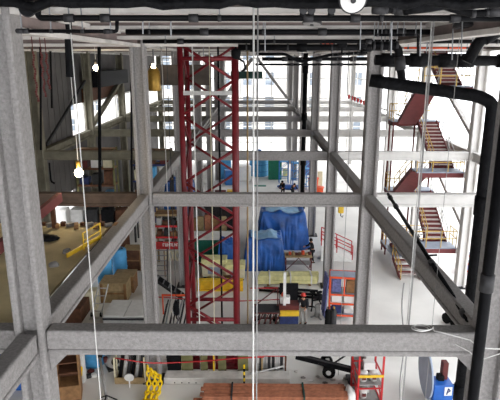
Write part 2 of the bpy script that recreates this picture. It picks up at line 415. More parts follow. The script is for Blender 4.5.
# ------------------------------------------------------------------ roof services
def pipe(pts, rad, label, m_='black_pipe', couplings=(), cat='pipe', round_=.15, name='service_pipe', group='roof pipes', crad=1.35):
    P_ = bend(pts, round_) if len(pts) > 2 else [V(p) for p in pts]
    b = V(pts[0]); r = thing(name, label, cat, b, 0, group)
    MB().path([p - b for p in P_], rad, 12).build('pipe_run', m_, r, True)
    for f in couplings:                              # sleeves along the longest segment
        segs = max(zip(pts, pts[1:]), key=lambda s_: (V(s_[1]) - V(s_[0])).length)
        a, c = V(segs[0]) - b, V(segs[1]) - b; d = (c - a).normalized(); q = a.lerp(c, f)
        MB().tube(q - d * rad * 1.6, q + d * rad * 1.6, rad * crad, 12).build('coupling', m_ if rad > .1 else 'dark_metal', r, True)
    segs = max(zip(pts, pts[1:]), key=lambda s_: (V(s_[1]) - V(s_[0])).xy.length); a, c = V(segs[0]), V(segs[1])
    if group and abs((c - a).normalized().z) < .5:
        for f in (.06, .35, .66, .94):
            q = a.lerp(c, f) - b; MB().tube(q, (q.x, q.y, 14.36 - b.z), .012, 6).build('hanger', 'steel', r)
            MB().tube(q - (c - a).normalized() * .03, q + (c - a).normalized() * .03, rad * 1.15, 12).build('clamp', 'dark_metal', r, True)
    return r
def wob(x0, x1, Y, z, n_, a, seed):
    return [V((x0 + (x1 - x0) * i / n_, Y + a * noise.noise(V((i * .7, seed, 0))), z + a * noise.noise(V((i * .7, seed, 5))))) for i in range(n_ + 1)]
for k, (Y, z, rad, words) in enumerate(((7.6, 13.99, .07, 'lowest'), (7.85, 14.1, .09, 'middle'), (8.25, 14.17, .1, 'topmost'))):
    o = MB().path(wob(-5, 5, Y, z, 40, .1, k), rad, 10).build('insulated_pipe', 'insulation', None, True)
    tag(o, f'lumpy black insulated pipe along the top edge of the view, {words} of three', 'pipe', 'roof pipes')
pipe([at(38, -12, 8.9), at(38, 18, 8.9), at(560, 18.5, 8.9)], .048, 'long straight black pipe under the nearest roof girder, bent up at its left end', couplings=(.06, .13, .3, .52, .61, .8), round_=.08)
pipe([at(16, 31, 9.0), at(117, 31.5, 9.0), at(117, 19, 9.0)], .03, 'thin black pipe at the top left running from the nearest column to a short riser', couplings=(.04, .1, .9), round_=.05)
pipe([at(126, 32, 13.6), at(520, 32, 13.6)], .065, 'thin dark pipe along the first roof joist', couplings=(.2, .5, .7))
pipe([at(143, 41.5, 16.8), at(520, 41.5, 16.8)], .06, 'thin dark pipe along the second roof joist', couplings=(.1, .6))
pipe([at(238, 47.5, 19.3), at(380, 47.5, 19.3)], .11, 'thick black pipe under the roof right of the mast top', couplings=(.12, .45, .9))
pipe([at(262, 59, 24), at(376, 59, 24)], .08, 'black pipe low under the roof in front of the bright far windows', couplings=(.2, .5, .8))
pipe([at(255, 64.5, 26), at(378, 64.5, 26)], .05, 'thin black pipe just above the bright far windows', couplings=(.3, .7))
pipe([at(256, 54, 22), at(285, 54, 22), at(300, 62, 22), at(330, 55, 22), at(372, 52, 22)], .06, 'crooked black pipe winding under the roof in the middle')
pipe([at(306, 50, 41), V((at(306, 50, 41).x, 41, 0))], .17, 'black vertical drain pipe left of the third row column', couplings=(.1, .35, .6, .85), name='drain_pipe', group=None)
pipe([at(375, 60, 14.2), at(520, 61, 14.2)], .13, 'thick black jointed pipe under the roof at the upper right', couplings=(.1, .3, .5, .62, .9), m_='insulation')
pipe([at(372, 46, 13.5), at(398, 46, 13.5), at(402, 80, 13.5)], .1, 'black elbow pipe dropping beside the second row column at the upper right', couplings=(.5,))
# insulated main with elbow and riser
q0, q1 = at(370, 80.5, 13.0), at(478, 96, 12.6); dn = V((at(491, 120, 12.5).x, 12.5, 10.9))
pipe([q0, at(400, 85, 12.9), q1, V((dn.x, 12.5, q1.z - .15)), V((dn.x, 12.5, .05))], .145, 'thick black insulated pipe sloping across the upper right and dropping to the floor', 'insulation', couplings=(.2, .45, .62, .75, .93), round_=.5, name='insulated_riser', group=None, crad=1.15)
pp = at(497, 200, 8.75)
pipe([V((pp.x, 8.75, 14.1)), V((pp.x, 8.75, .05))], .1, 'black vertical pipe in front of the nearest beam at the right edge', 'black_pipe', couplings=(.33, .66, .76), name='riser_pipe', group=None, crad=1.2)
# sprinkler line following the right lengthwise beam
a_, b_ = at(388, 194, 18.5), at(468, 320, 9.9)
pipe([a_, b_], .055, 'thin black sprinkler pipe sloping down alongside the right lengthwise beam', couplings=(.05, .16, .5, .68, .97), name='sprinkler_pipe', group=None, crad=1.5)
pipe([at(402, 257, 14.6), at(437, 255, 14.6)], .03, 'short black pipe stub crossing the right lengthwise beam', couplings=(.3,), group=None)
# copper lines
pipe([at(404, 48, 17.5), at(471, 48, 17.5), at(471, 36, 17.5)], .03, 'thin orange copper pipe under the roof at the upper right', 'orange', round_=.05, name='copper_pipe')
pipe([at(320, 43, 18.0), at(335, 43, 18.0), at(335, 34, 18.0)], .035, 'short orange pipe with a riser under the roof in the middle', 'orange', round_=.05, name='copper_pipe')
pipe([at(375, 35, 13), at(418, 35, 13), at(418, 56, 13)], .03, 'thin black bent pipe under the roof at the upper right', round_=.05)
for k, (px, py) in enumerate(((342, 45), (362, 45))):
    p = at(px, py, 17.55); r = thing('gate_valve', f'black valve with a hand wheel under the roof, {["left", "right"][k]} one of two', 'valve', p, 0, 'valves under the roof')
    MB().lathe([(.03, -.16), (.13, -.12), (.1, 0), (.13, .12), (.03, .16)], axis=(1, 0, 0), n=12).build('valve_body', 'black', r, True)
    MB().tube((0, 0, -.05), (0, -.05, -.3), .03).build('stem', 'black', r); MB().tube((0, 0, .1), (0, 0, 14.36 - p.z), .015).build('hanger', 'steel', r)
    MB().lathe([(.12, -.02), (.15, 0), (.12, .02)], (0, -.05, -.3), 14).build('hand_wheel', 'dark_metal', r, True)
# ceiling clutter: small hangers
for k, (px, y0, y1, Y) in enumerate(((143, 12, 34, 9.6), (171, 12, 36, 9.6), (391, 20, 55, 10), (420, 20, 56, 10.4), (461, 24, 56, 11), (360, 34, 50, 12), (265, 36, 52, 13), (452, 22, 60, 11.5))):
    a = at(px, y0, Y); b = at(px, y1, Y)
    tag(MB().tube((a.x, Y, 14.37), b, .014, 6).build('hanger_rod', 'steel'), f'thin steel hanger rod under the roof, {k+1} of 8 counted from the nearest left', 'rod', 'pipe hanger rods')
# high bay lamps
def dish(px, py, Y, rad, axis, label, inner='white'):
    p = at(px, py, Y); r = thing('high_bay_lamp', label, 'lamp', p, 0, 'round roof lamps'); ax = V(axis).normalized()
    MB().lathe([(rad * .3, .24), (rad * .55, .2), (rad * .95, .05), (rad, 0), (rad * .9, 0.005)], (0, 0, 0), 28, axis).build('lamp_shade', 'dark_metal', r, True)
    MB().lathe([(rad * .88, -.012), (rad * .88, 0)], (0, 0, 0), 28, axis).build('lens', inner, r)
    MB().lathe([(rad * .2, -.03), (rad * .18, -.012)], (0, 0, 0), 16, axis).build('lens_hub', 'dark_metal', r)
    top = ax * .22
    MB().tube(top, (top.x, top.y, 14.37 - p.z), .025).build('stem', 'dark_metal', r)
dish(353, 0, 7.2, .18, (0, .8, .35), 'round roof floodlight with a large white face at the top edge', 'white')
dish(312, 24, 11.2, .2, (.1, .15, 1), 'bowl shaped grey lamp under the roof in the middle', 'grey')
dish(463, 27, 11.2, .2, (-.1, .15, 1), 'bowl shaped dark lamp under the roof at the upper right', 'dark')
dish(27, 8, 8.8, .14, (0, .9, .1), 'round black lamp seen end on at the top left corner', 'black')
# left bay: red chains, dark drop pipes, bulbs
for k, px in enumerate((33, 41, 46)):
    a = at(px, 53, 14.0); b = at(px + 2.2, [103, 98, 90][k], 14.0); q = MB(); n_ = 22
    for i in range(n_):
        c = V((a.x + .02 * math.sin(i), 14.0, a.z + (b.z - a.z) * i / n_)); q.box(c, (.05 if i % 2 else .03, .03 if i % 2 else .05, (a.z - b.z) / n_ * .9))
    q.tube(a, (a.x, 14.0, 14.37), .012, 6)
    tag(q.build('red_chain', 'brown_red'), f'hanging red rusty chain in the upper left bay, {["left", "middle", "right"][k]} of three', 'chain', 'red chains')
for k, (px, y0, y1, Y) in enumerate(((41, 45, 150, 28.5), (70, 42, 77, 12.5), (100, 50, 198, 28), (52, 60, 108, 31), (24, 55, 200, 27.5), (132, 60, 198, 29))):
    a = at(px, y0, Y); b = at(px, y1, Y)
    tag(MB().tube((a.x, Y, 14.37), b, .09 if k in (1, 2) else .06).build('drop_pipe', 'black_pipe'), f'dark vertical drop pipe in the left bay, at the {["siding edge", "top left beside the thin rope", "window column", "middle of the grey siding", "wall behind the nearest column", "column beside the window"][k]}', 'pipe', 'left bay drop pipes')
p = at(40, 180, 30.6)
def bulb(px, py, Y, rad, watts, label, cable=True, fixt='brass'):
    p = at(px, py, Y); r = thing('hanging_bulb', label, 'lamp', p)
    MB().lathe([(.01, -rad), (rad * .7, -rad * .7), (rad, 0), (rad * .75, rad * .65), (rad * .4, rad * 1.1)], n=14).build('bulb', 'lamp_glow', r, True)
    MB().lathe([(rad * .45, rad * 1.1), (rad * .5, rad * 2.4), (rad * .2, rad * 2.9)], n=12).build('socket', fixt, r, True)
    if cable: MB().tube((0, 0, rad * 2.9), (0, 0, 14.35 - p.z), .012, 6).build('cord', 'rope_white', r)
    l = bpy.data.lights.new('bulb_light', 'POINT'); l.energy = watts; l.color = (1, .8, .5); l.shadow_soft_size = rad
    lo = bpy.data.objects.new('bulb_light', l); C.objects.link(lo); lo.parent = r; lo.location = (0, -rad * 2.2, 0)
bulb(79, 173, 17.8, .15, 14, 'glowing bulb hanging on a cord above the plywood deck')
bulb(96, 68, 29, .15, 9, 'small glowing bulb under the roof in the upper left bay', fixt='dark_metal')
p = at(154, 78, 26)
r = thing('drum_lamp', 'brass coloured drum lamp under the roof left of the red mast', 'lamp', p)
MB().lathe([(.28, -.6), (.3, -.55), (.3, .3), (.2, .45)], n=18).build('lamp_shade', 'brass', r, True)
MB().lathe([(.05, .45), (.1, .5), (.09, .6), (.03, .66)], n=12).build('bulb', 'lamp_glow', r, True)
MB().tube((0, 0, .66), (0, 0, 14.37 - p.z), .02).build('stem', 'dark_metal', r)
mat('duct', '4a423c', .8, 0, .3, 3)
p = at(160, 75, 27.5)
for dx in (-.3, 2.2): tag(MB().tube((p.x + dx, 27.6, p.z + .5), (p.x + dx, 27.6, 14.37), .02).build('hanger_rod', 'steel'), f'steel rod holding the brown air duct at its {"left" if dx < 0 else "right"} end', 'rod')
tag(MB().box((p.x + 1.0, 27.6, p.z), (3.0, .5, 1.0)).build('air_duct', 'duct'), 'dark brown ribbed air duct under the roof behind the drum lamp', 'duct')
p = at(112, 79, 44.5)
tag(MB().box((-11.9, 44.6, 11.85), (.8, 9, 1.15)).build('air_duct', 'black'), 'black rectangular air duct above the left side windows', 'duct')
q = MB(); q.box((-1.0, 58.4, at(238, 75, 58.4).z), (3.4, .5, .75)); [q.tube((x, 58.4, 12), (x, 58.4, 14.37), .04) for x in (-2.2, .2)]
tag(q.build('sign_box', 'dark_green'), 'dark green box beam hanging at the far end behind the mast', 'box')
for k in range(6):
    p = at(349 + k * 3, 97 + k * 1.2, 33)
    tag(MB().lathe([(.02, -.14), (.08, 0), (.06, .14)], p, 8).build('warning_lantern', 'bright_red'), 'tiny red lantern in the sloping string right of the third row column', 'lantern', 'string of red lanterns')
tag(MB().path([V((at(347, 95, 33).x, 33, 14.37)), at(347, 95.5, 33), at(356, 98, 33), at(366, 102.5, 33), V((at(367, 95, 33).x, 33, 14.37))], .03, 6).build('lantern_cord', 'dark'), 'dark cord carrying the sloping string of red lanterns', 'cord')
p = at(374, 80, 19.8)
r = thing('floodlight', 'black box floodlight clamped on the second row right column', 'lamp', (p.x, 19.45, p.z))
MB().box((0, 0, 0), (.36, .24, .42)).build('housing', 'black', r, bevel=.03); MB().bar((0, .1, 0), (.1, .3, 0), .08).build('bracket', 'black', r)

# ------------------------------------------------------------------ cables
def cable(pts, rad, label, m_='rope_white', name='hanging_cable', group=None, n=6):
    return tag(MB().path([V(p) for p in pts], rad, n).build(name, m_, None, True), label, 'cable', group)
def drop(px, py, Y, rad, label, m_='rope_white', zb=.03, name='hanging_cable', ztop=14.33, group='hanging cables'):
    p = at(px, py, Y); return cable([(p.x, Y, ztop), (p.x, Y, zb)], rad, label, m_, name, group)
drop(253.4, 200, 8.6, .016, 'bright white conduit hanging the full height in the centre, left one of the pair')
drop(257.2, 200, 8.75, .013, 'bright white conduit hanging the full height in the centre, right one of the pair', 'rope_grey')
drop(73, 60, 9.0, .01, 'thin pale rope hanging in front of the left lengthwise beam')
drop(247.5, 130, 23.6, .04, 'tan vertical conduit right of the red mast', 'crate_wood')
drop(408, 330, 10.4, .008, 'thin grey wire hanging on the right in front of the white floor, left one', 'rope_grey')
drop(423, 130, 10.6, .012, 'thick white rope hanging at the upper right past the stairs')
drop(428, 100, 11.8, .008, 'thin grey wire hanging just right of the white rope by the stairs', 'rope_grey')
drop(447, 170, 11.8, .007, 'thin grey wire hanging over the middle of the stair landings', 'rope_grey')
drop(197, 230, 20.9, .025, 'white cable hanging inside the left part of the red mast')
drop(170, 260, 24, .02, 'thin white cable left of the red mast')
drop(212, 200, 20.9, .015, 'thin pale cable hanging in the middle of the red mast', 'cream')
drop(346, 215, 20.5, .012, 'thin grey cable just right of the yellow hook block', 'rope_grey')
q = []
for i in range(41):
    t_ = i / 40; b = at(404 - 1.5 * math.sin(t_ * 9) - 3 * t_, 283 + 118 * t_, 13.5); q.append(b)
cable(q, .02, 'loose grey hose dangling over the white floor at the right', 'rope_grey', 'hose')
# wire draped over the nearest beam
p = at(421, 322, 9.25); q = []
for i in range(30):
    a = i * 2 * math.pi / 14; q.append(V((p.x + .17 * math.cos(a) + .003 * i, 9.3 + .12 * math.sin(a), ZB + .02 + .0015 * i)))
q += [V((p.x + .25, 9.2, ZB + .03)), at(440, 332, 9.05), at(470, 340, 8.95), at(480, 348, 8.9), at(500, 349, 8.8)]
cable(q, .012, 'coiled pale cable resting on the nearest cross beam and trailing right', 'rope_white', 'cable_coil')
cable([at(455, 344, 9.05), at(470, 352, 9.0), at(478, 361, 8.98), at(486, 358, 8.9), at(502, 353, 8.8)], .01, 'thin pale wire looping below the nearest beam at the right edge', 'rope_white')
p = at(341, 209, 20.15)
r = thing('hook_block', 'small yellow hook block hanging under the second row beam', 'hook', (p.x, 20.15, p.z - .2))
MB().box((0, 0, .2), (.2, .16, .32)).build('block', 'yellow', r, bevel=.02); MB().tube((0, 0, .36), (0, 0, 7.74 - p.z + .2), .03).build('shackle', 'dark_metal', r)
MB().path([(0, 0, .04), (0, 0, -.08), (.07, 0, -.14), (.09, 0, -.06)], .02).build('hook', 'dark_metal', r)

# ------------------------------------------------------------------ steel staircase on the right
XA, XB, XC = 9.35, 10.58, 11.9
Yn0, Yn1, Yf0, Yf1 = 30.45, 31.65, 35.4, 36.6
zN, zF = [2.3, 6.95, 11.82], [.75, 4.65, 9.35, 14.0]
r = thing('steel_staircase', 'red brown steel switchback staircase with yellow handrails on the right', 'staircase', (XA, Yn0, 0))
base = V((XA, Yn0, 0))
L = lambda x, y, z: V((x, y, z)) - base
def rail(p, q, mt='rail_yellow', posts=3, h=1.05):
    p, q = V(p), V(q)
    for dz in (h, h * .55): MB().tube(p + V((0, 0, dz)), q + V((0, 0, dz)), .028, 8).build('handrail', mt, r)
    for i in range(posts):
        a = p.lerp(q, i / (posts - 1)); MB().tube(a, a + V((0, 0, h)), .028, 8).build('rail_post', mt, r)
for z in zN:
    MB().box(L((XA + 12.1) / 2, (Yn0 + Yn1) / 2, z - .02), (12.1 - XA, Yn1 - Yn0, .06)).build('landing', 'grey_blue', r)
    MB().box(L((XA + 12.1) / 2, Yn0 + .05, z - .19), (12.1 - XA, .1, .28)).build('landing_edge', 'stair_red', r)
    MB().box(L(12.25, Yn0 + .1, z - .19), (.4, .3, .25)).build('landing_bracket', 'fireproof_white', r)
    rail(L(XA, Yn0 + .05, z), L(12.05, Yn0 + .05, z), posts=4); rail(L(12.05, Yn0 + .05, z), L(12.05, Yn1, z))
for z in zF[:3]:
    MB().box(L((9.0 + 12.1) / 2, (Yf0 + Yf1) / 2, z - .02), (3.1, Yf1 - Yf0, .06)).build('landing', 'grey_blue', r)
    MB().box(L((9.0 + 12.1) / 2, Yf0 + .06, z - .18), (3.1, .1, .26)).build('landing_edge', 'brown_red', r)
    MB().box(L(9.05, (Yf0 + Yf1) / 2, z - .18), (.1, Yf1 - Yf0, .26)).build('landing_edge', 'brown_red', r)
    rail(L(9.05, Yf0, z), L(9.05, Yf1, z)); rail(L(9.05, Yf1, z), L(12.1, Yf1, z), posts=4)
for x, y in ((9.1, Yf0 + .1), (9.1, Yf1 - .1), (10.5, Yf0 + .1), (12.05, Yf1 - .1)):
    MB().tube(L(x, y, 0), L(x, y, 9.3), .06, 8).build('support_post', 'brown_red', r)
def flight(x0, x1, ya, za, yb, zb, soffit=True, mt='tread'):
    n_ = max(2, round(abs(zb - za) / .19)); sx = .06
    for x in (x0 + .03, x1 - .03): MB().bar(L(x, ya, za - .05), L(x, yb, zb - .05), .05, .3).build('stringer', 'stair_red', r)
    for i in range(1, n_):
        t_ = i / n_; y = ya + (yb - ya) * t_; z = za + (zb - za) * t_
        MB().box(L((x0 + x1) / 2, y, z), (x1 - x0 - .1, .29, .045)).build('tread', mt, r)
        MB().box(L((x0 + x1) / 2, y + (.13 if yb > ya else -.13), z + .08), (x1 - x0 - .12, .02, .13)).build('riser', 'stair_red', r)
    if soffit: MB().bar(L((x0 + x1) / 2, ya, za - .2), L((x0 + x1) / 2, yb, zb - .2), x1 - x0, .03).build('soffit_plate', 'stair_red', r)
    for x in (x0 + .03, x1 - .03): rail(L(x, ya, za), L(x, yb, zb), 'rail_yellow' if x < x0 + .1 else 'pale_grey', 4, .95)
flight(9.0, 10.3, 31.0, 0.0, 33.2, .75, False)
MB().box(L(9.65, 34.3, .72), (1.3, 2.2, .06)).build('walkway', 'grey_blue', r)
for x in (9.05, 10.25): MB().box(L(x, 33.4, .36), (.07, .07, .7)).build('support_post', 'white', r)
flight(XA, XB, Yf0, zF[0], Yn1, zN[0])
for i in range(2):
    flight(XB + .05, XC, Yn1, zN[i], Yf0, zF[i + 1]); flight(XA, XB, Yf0, zF[i + 1], Yn1, zN[i + 1])
flight(XB + .05, XC, Yn1, zN[2], Yf0, 14.1)

# ------------------------------------------------------------------ people
def skin_mesh(name, verts, edges, rad, m_, parent, levels=1, root=0):
    me = bpy.data.meshes.new(name); me.from_pydata([tuple(v) for v in verts], edges, [])
    o = bpy.data.objects.new(name, me); C.objects.link(o)
    sk = o.modifiers.new('skin', 'SKIN'); sk.use_smooth_shade = True
    for i, d in enumerate(me.skin_vertices[0].data):
        k = rad[i]; d.radius = k if isinstance(k, tuple) else (k, k); d.use_root = (i == root)
    if levels: o.modifiers.new('sub', 'SUBSURF').levels = levels; o.modifiers['sub'].render_levels = levels
    dg = bpy.context.evaluated_depsgraph_get(); me2 = bpy.data.meshes.new_from_object(o.evaluated_get(dg))
    for p in me2.polygons: p.use_smooth = True
    o.modifiers.clear(); o.data = me2; me2.materials.clear(); me2.materials.append(M[m_]); o.parent = parent
    return o
def person(loc, rz, label, top, legs, hat=None, lean=0., arms=((.15, .25), (.1, .05)), crouch=0., held=None):
    r = thing('person', label, 'person', loc, rz)
    hz = .93 - crouch                                   # hip height; +y is the way the person faces
    ln = lambda y, z: (y + (z - hz) * math.sin(lean), hz + (z - hz) * math.cos(lean))
    J = {}
    def pt(k, x, y, z, leanit=True):
        if leanit: y, z = ln(y, z)
        J[k] = V((x, y, z))
    pt('pelvis', 0, 0, hz); pt('waist', 0, 0, hz + .17); pt('chest', 0, .0, hz + .4); pt('neck', 0, .01, hz + .56)
    pt('head', 0, .03, hz + .68); pt('crown', 0, .03, hz + .8)
    for s_, k in ((-1, 'l'), (1, 'r')):
        pt('sh' + k, s_ * .19, 0, hz + .49); a, f = arms[0 if s_ < 0 else 1]
        e = J['sh' + k] + V((s_ * .05, .28 * math.sin(a), -.28 * math.cos(a))); J['el' + k] = e
        wv = e + V((-s_ * .03, .25 * math.sin(a + f), -.25 * math.cos(a + f))); J['wr' + k] = wv
        J['hip' + k] = V((s_ * .09, 0, hz - .06)); J['kn' + k] = V((s_ * .11, .05 + crouch * .9 + (.06 if s_ > 0 else -.02), .5 - crouch * .3))
        J['an' + k] = V((s_ * .12, (.06 if s_ > 0 else -.08), .09)); J['toe' + k] = J['an' + k] + V((s_ * .02, .17, -.055))
    names = list(J); ix = {n: i for i, n in enumerate(names)}
    E = [('pelvis', 'waist'), ('waist', 'chest'), ('chest', 'neck'), ('neck', 'head'), ('head', 'crown')]
    for k in 'lr': E += [('chest', 'sh' + k), ('sh' + k, 'el' + k), ('el' + k, 'wr' + k), ('pelvis', 'hip' + k), ('hip' + k, 'kn' + k), ('kn' + k, 'an' + k), ('an' + k, 'toe' + k)]
    R_ = {'pelvis': .13, 'waist': .12, 'chest': .14, 'neck': .055, 'head': .095, 'crown': .07, 'sh': .06, 'el': .045, 'wr': .03, 'hip': .085, 'kn': .058, 'an': .04, 'toe': .035}
    rad = [R_[n] if n in R_ else R_[n[:-1]] for n in names]
    vs = [J[n] for n in names]; es = [(ix[a], ix[b]) for a, b in E]
    for k, s_ in (('l', -1), ('r', 1)):                 # palms and five curled fingers
        wv = J['wr' + k]; d = (wv - J['el' + k]).normalized(); side = V((0, 1, 0)) if abs(d.y) < .8 else V((0, 0, 1))
        side = (side - d * side.dot(d)).normalized(); cu = V((-s_, 0, 0))
        vs.append(wv + d * .06); rad.append(.032); pi_ = len(vs) - 1; es.append((ix['wr' + k], pi_))
        for f in range(5):
            th = f == 4; o_ = side * (.05 if th else (.028 - f * .018)); ln_ = (.05, .058, .054, .042, .04)[f]
            b0 = wv + d * (.05 if th else .095) + o_; vs.append(b0); rad.append(.011); es.append((pi_, len(vs) - 1))
            b1 = b0 + d * ln_ * .6 + cu * .012; vs.append(b1); rad.append(.009); es.append((len(vs) - 2, len(vs) - 1))
            vs.append(b1 + d * ln_ * .3 + cu * .03); rad.append(.008); es.append((len(vs) - 2, len(vs) - 1))
    body = skin_mesh('body', vs, es, rad, 'skin', r)
    def cloth(name, keys, m_, grow, cut=None):
        kk = [k for k in keys]; ii = {n: i for i, n in enumerate(kk)}
        ee = [(ii[a], ii[b]) for a, b in E if a in ii and b in ii]
        return skin_mesh(name, [J[k] for k in kk], ee, [(R_[k] if k in R_ else R_[k[:-1]]) + grow for k in kk], m_, r)
    cloth('jacket', ['pelvis', 'waist', 'chest', 'shl', 'shr', 'ell', 'elr', 'wrl', 'wrr'], top, .028)
    cloth('trousers', ['pelvis', 'hipl', 'hipr', 'knl', 'knr', 'anl', 'anr'], legs, .022)
    for k in 'lr':
        a = J['an' + k]; MB().box(a + V((0, .05, -.045)), (.1, .28, .09)).build('boot', 'black', r, bevel=.03)
    h = J['head']; fy = V((0, math.cos(lean), -math.sin(lean)))
    for sx in (-1, 1):
        MB().lathe([(.004, -.012), (.013, 0), (.004, .012)], h + V((sx * .034, .09, .015)), 8).build('eye', 'black', r, True)
        MB().lathe([(.006, -.03), (.02, 0), (.006, .03)], h + V((sx * .098, 0, 0)), 8).build('ear', 'skin', r, True)
    MB().hull([h + V((-.015, .085, -.03)), h + V((.015, .085, -.03)), h + V((0, .09, .02))], [h + V((-.008, .118, -.028)), h + V((.008, .118, -.028)), h + V((0, .1, .0))]).build('nose', 'skin', r)
    MB().box(h + V((0, .092, -.055)), (.045, .012, .01)).build('mouth', 'brown_red', r)
    top_ = h + V((0, 0, .03))
    if hat:
        MB().lathe([(.15, .0), (.125, .015), (.118, .07), (.085, .12), (.02, .145)], top_, 18).build('hard_hat', hat, r, True)
    MB().lathe([(.112, -.07), (.116, 0), (.11, .05), (.07, .1), (.01, .115)], h + V((0, -.02, .015)), 16).build('hair', 'black', r, True)
    return r
p = gnd(303, 324); pw = person((p.x, p.y, 0), math.radians(160), 'person in a red hard hat, black jacket and grey trousers beside the yellow based cart', 'black_cloth', 'grey_cloth', 'hat_red', .06, ((.3, .9), (.3, 1.0)))
p = gnd(312, 262.5); person((p.x, p.y, 0), math.radians(95), 'person in black standing at the right end of the red legged work table', 'black_cloth', 'black_cloth', None, .15, ((.3, .8), (.5, .8)))
p = gnd(283, 197); person((p.x, p.y, 0), math.radians(150), 'person in dark clothes beyond the second row beam, the left of two', 'black_cloth', 'black_cloth', None, .25, ((.4, .7), (.3, .9)))
p = gnd(292, 196.5); person((p.x, p.y, 0), math.radians(210), 'person in dark clothes stooping beyond the second row beam, the right of two', 'black_cloth', 'black_cloth', None, .6, ((.5, .7), (.5, .8)), .15)

# ------------------------------------------------------------------ floor: blue tarps
def tarp(loc, wx, wy, h, label, seed, slope=.25, pale=True, rz=0):
    r = thing('tarp_covered_pile', label, 'tarp', loc, rz); n_ = 64; q = MB(); tq = MB()
    def f(u, v):                                        # u,v in -1..1: top in the middle, skirts outside
        e = max(abs(u), abs(v)); top = .62
        n1 = noise.noise(V((u * 2.2 + seed, v * 2.2, seed))); n2 = noise.noise(V((u * 5 + seed * 2, v * 5, 3)))
        ang = math.atan2(v, u); fold = (1 - 2 * abs(math.sin(ang * 3.5 + 6 * n1 + 3 * n2))) * .6 + noise.noise(V((ang * 5, seed, 1)))
        if e < top:
            k = .8; return V((u / top * wx / 2 * k, v / top * wy / 2 * k, h * (1 - .09 * (u + 1) * slope + 0.1 * n1 + .05 * n2 - .05 * e)))
        t_ = (e - top) / (1 - top); uu, vv = u / e, v / e
        g = .8 + (.2 + .07 * fold) * t_ ** .7 + .03 * n2
        return V((uu * wx / 2 * g, vv * wy / 2 * g, max(.0, h * (1 - .09 * (uu * top + 1) * slope + .07 * n1 - .03) * (1 - t_ ** 1.15) + .03 * n2 * (1 - t_))))
    vs = [[q.b.verts.new(f(-1 + 2 * i / n_, -1 + 2 * j / n_)) for j in range(n_ + 1)] for i in range(n_ + 1)]
    for i in range(n_):
        for j in range(n_): q.b.faces.new((vs[i][j], vs[i + 1][j], vs[i + 1][j + 1], vs[i][j + 1]))
    q.build('tarp_sheet', 'tarp', r, True)
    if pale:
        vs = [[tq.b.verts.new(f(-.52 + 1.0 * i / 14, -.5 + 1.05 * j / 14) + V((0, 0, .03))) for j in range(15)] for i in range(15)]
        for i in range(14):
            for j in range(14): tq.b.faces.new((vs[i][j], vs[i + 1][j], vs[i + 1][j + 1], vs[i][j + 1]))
        tq.build('lit_dusty_top', 'lit_dusty_tarp', r, True)  # lighter layer puts the lit, dusty top into the colour
    MB().box((0, 0, h * .4), (wx * .6, wy * .6, h * .8)).build('covered_load', 'dark', r)
    return r
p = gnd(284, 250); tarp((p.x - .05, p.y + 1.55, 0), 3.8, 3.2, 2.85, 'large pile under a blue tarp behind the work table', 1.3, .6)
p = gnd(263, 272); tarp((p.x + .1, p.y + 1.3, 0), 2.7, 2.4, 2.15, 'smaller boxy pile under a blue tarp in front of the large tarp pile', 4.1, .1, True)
p = gnd(170, 240); tarp((p.x - .2, 46, 0), 2.8, 2.4, 3.0, 'crumpled blue tarp heap behind the red signed frame, left of the mast', 7.7, .3, False)
p = gnd(232, 262); tarp((p.x - .25, p.y - 1.2, 0), 1.2, 1.2, 2.1, 'narrow blue tarp bundle at the right leg of the red mast', 9.2, .2, False)

# ------------------------------------------------------------------ generic furniture of the site
def bx(name, p, size, m_, label, cat, rz=0, bevel=.02, group=None, z=0):
    o = MB().box((0, 0, size[2] / 2), size).build(name, m_, None, bevel=bevel, centre=False)
    o.location = (p[0], p[1], z); o.rotation_euler = (0, 0, rz); return tag(o, label, cat, group)
def crate(p, size, label, m_='crate_wood', rz=0, lid=None, z=0, group=None, name='wooden_crate'):
    r = thing(name, label, 'crate', (p[0], p[1], z), rz, group); x, y, h = size
    MB().box((0, 0, h / 2), (x * .97, y * .97, h)).build('crate_body', m_, r)
    MB().box((0, 0, h + .025), (x * 1.02, y * 1.02, .05)).build('lid', lid or m_, r)
    for sx in (-1, 1): MB().box((sx * x * .44, -y / 2, h / 2), (x * .1, .04, h - .02)).build('batten', 'wood', r)
    MB().box((0, -y / 2, h * .5), (x * .78, .035, .09)).build('batten', 'wood', r)
    return r
def container(p, size, label, m_, rz=0, door=True, cat='container', name='site_container'):
    r = thing(name, label, cat, (p[0], p[1], 0), rz); x, y, h = size
    MB().box((0, 0, h / 2), size).build('shell', m_, r, bevel=.03)
    q = MB()
    for k in range(int(x / .25)): q.box((-x / 2 + .2 + k * .25, -y / 2 - .015, h / 2), (.1, .03, h * .86))
    q.build('ribbed_panel', m_, r)
    MB().box((0, 0, h + .03), (x + .06, y + .06, .07)).build('roof', 'white', r)
    if door:
        d = MB().box((x * .15, -y / 2 - .04, h * .45), (x * .42, .04, h * .78)).build('door', m_, r); MB().box((x * .3, -y / 2 - .075, h * .45), (.05, .05, .2)).build('handle', 'steel', d)
    return r
p = gnd(200, 262)
container(((p.x + gnd(240, 262).x) / 2 - .4, p.y + .8, 0), (3.4, 1.7, 1.6), 'long green site container behind the red mast, with a white roof', 'green', door=True)
p = gnd(275, 180); container((p.x, p.y + .8), (1.5, 1.3, 2.3), 'green portable toilet cabin at the far end beside a blue tank', 'green_box', cat='toilet cabin', name='toilet_cabin')
p = gnd(259, 176.5)
r = thing('water_tank', 'pale blue upright water tank at the far end left of the green cabin', 'tank', (p.x, p.y + .8, 0))
MB().lathe([(1.1, 0), (1.15, .2), (1.15, 2.5), (1.0, 2.75), (.3, 2.9)], n=24).build('shell', 'sky_blue', r, True)
for z in (.6, 1.4, 2.2): MB().lathe([(1.14, -.05), (1.19, 0), (1.14, .05)], (0, 0, z), 24).build('hoop', 'blue', r, True)
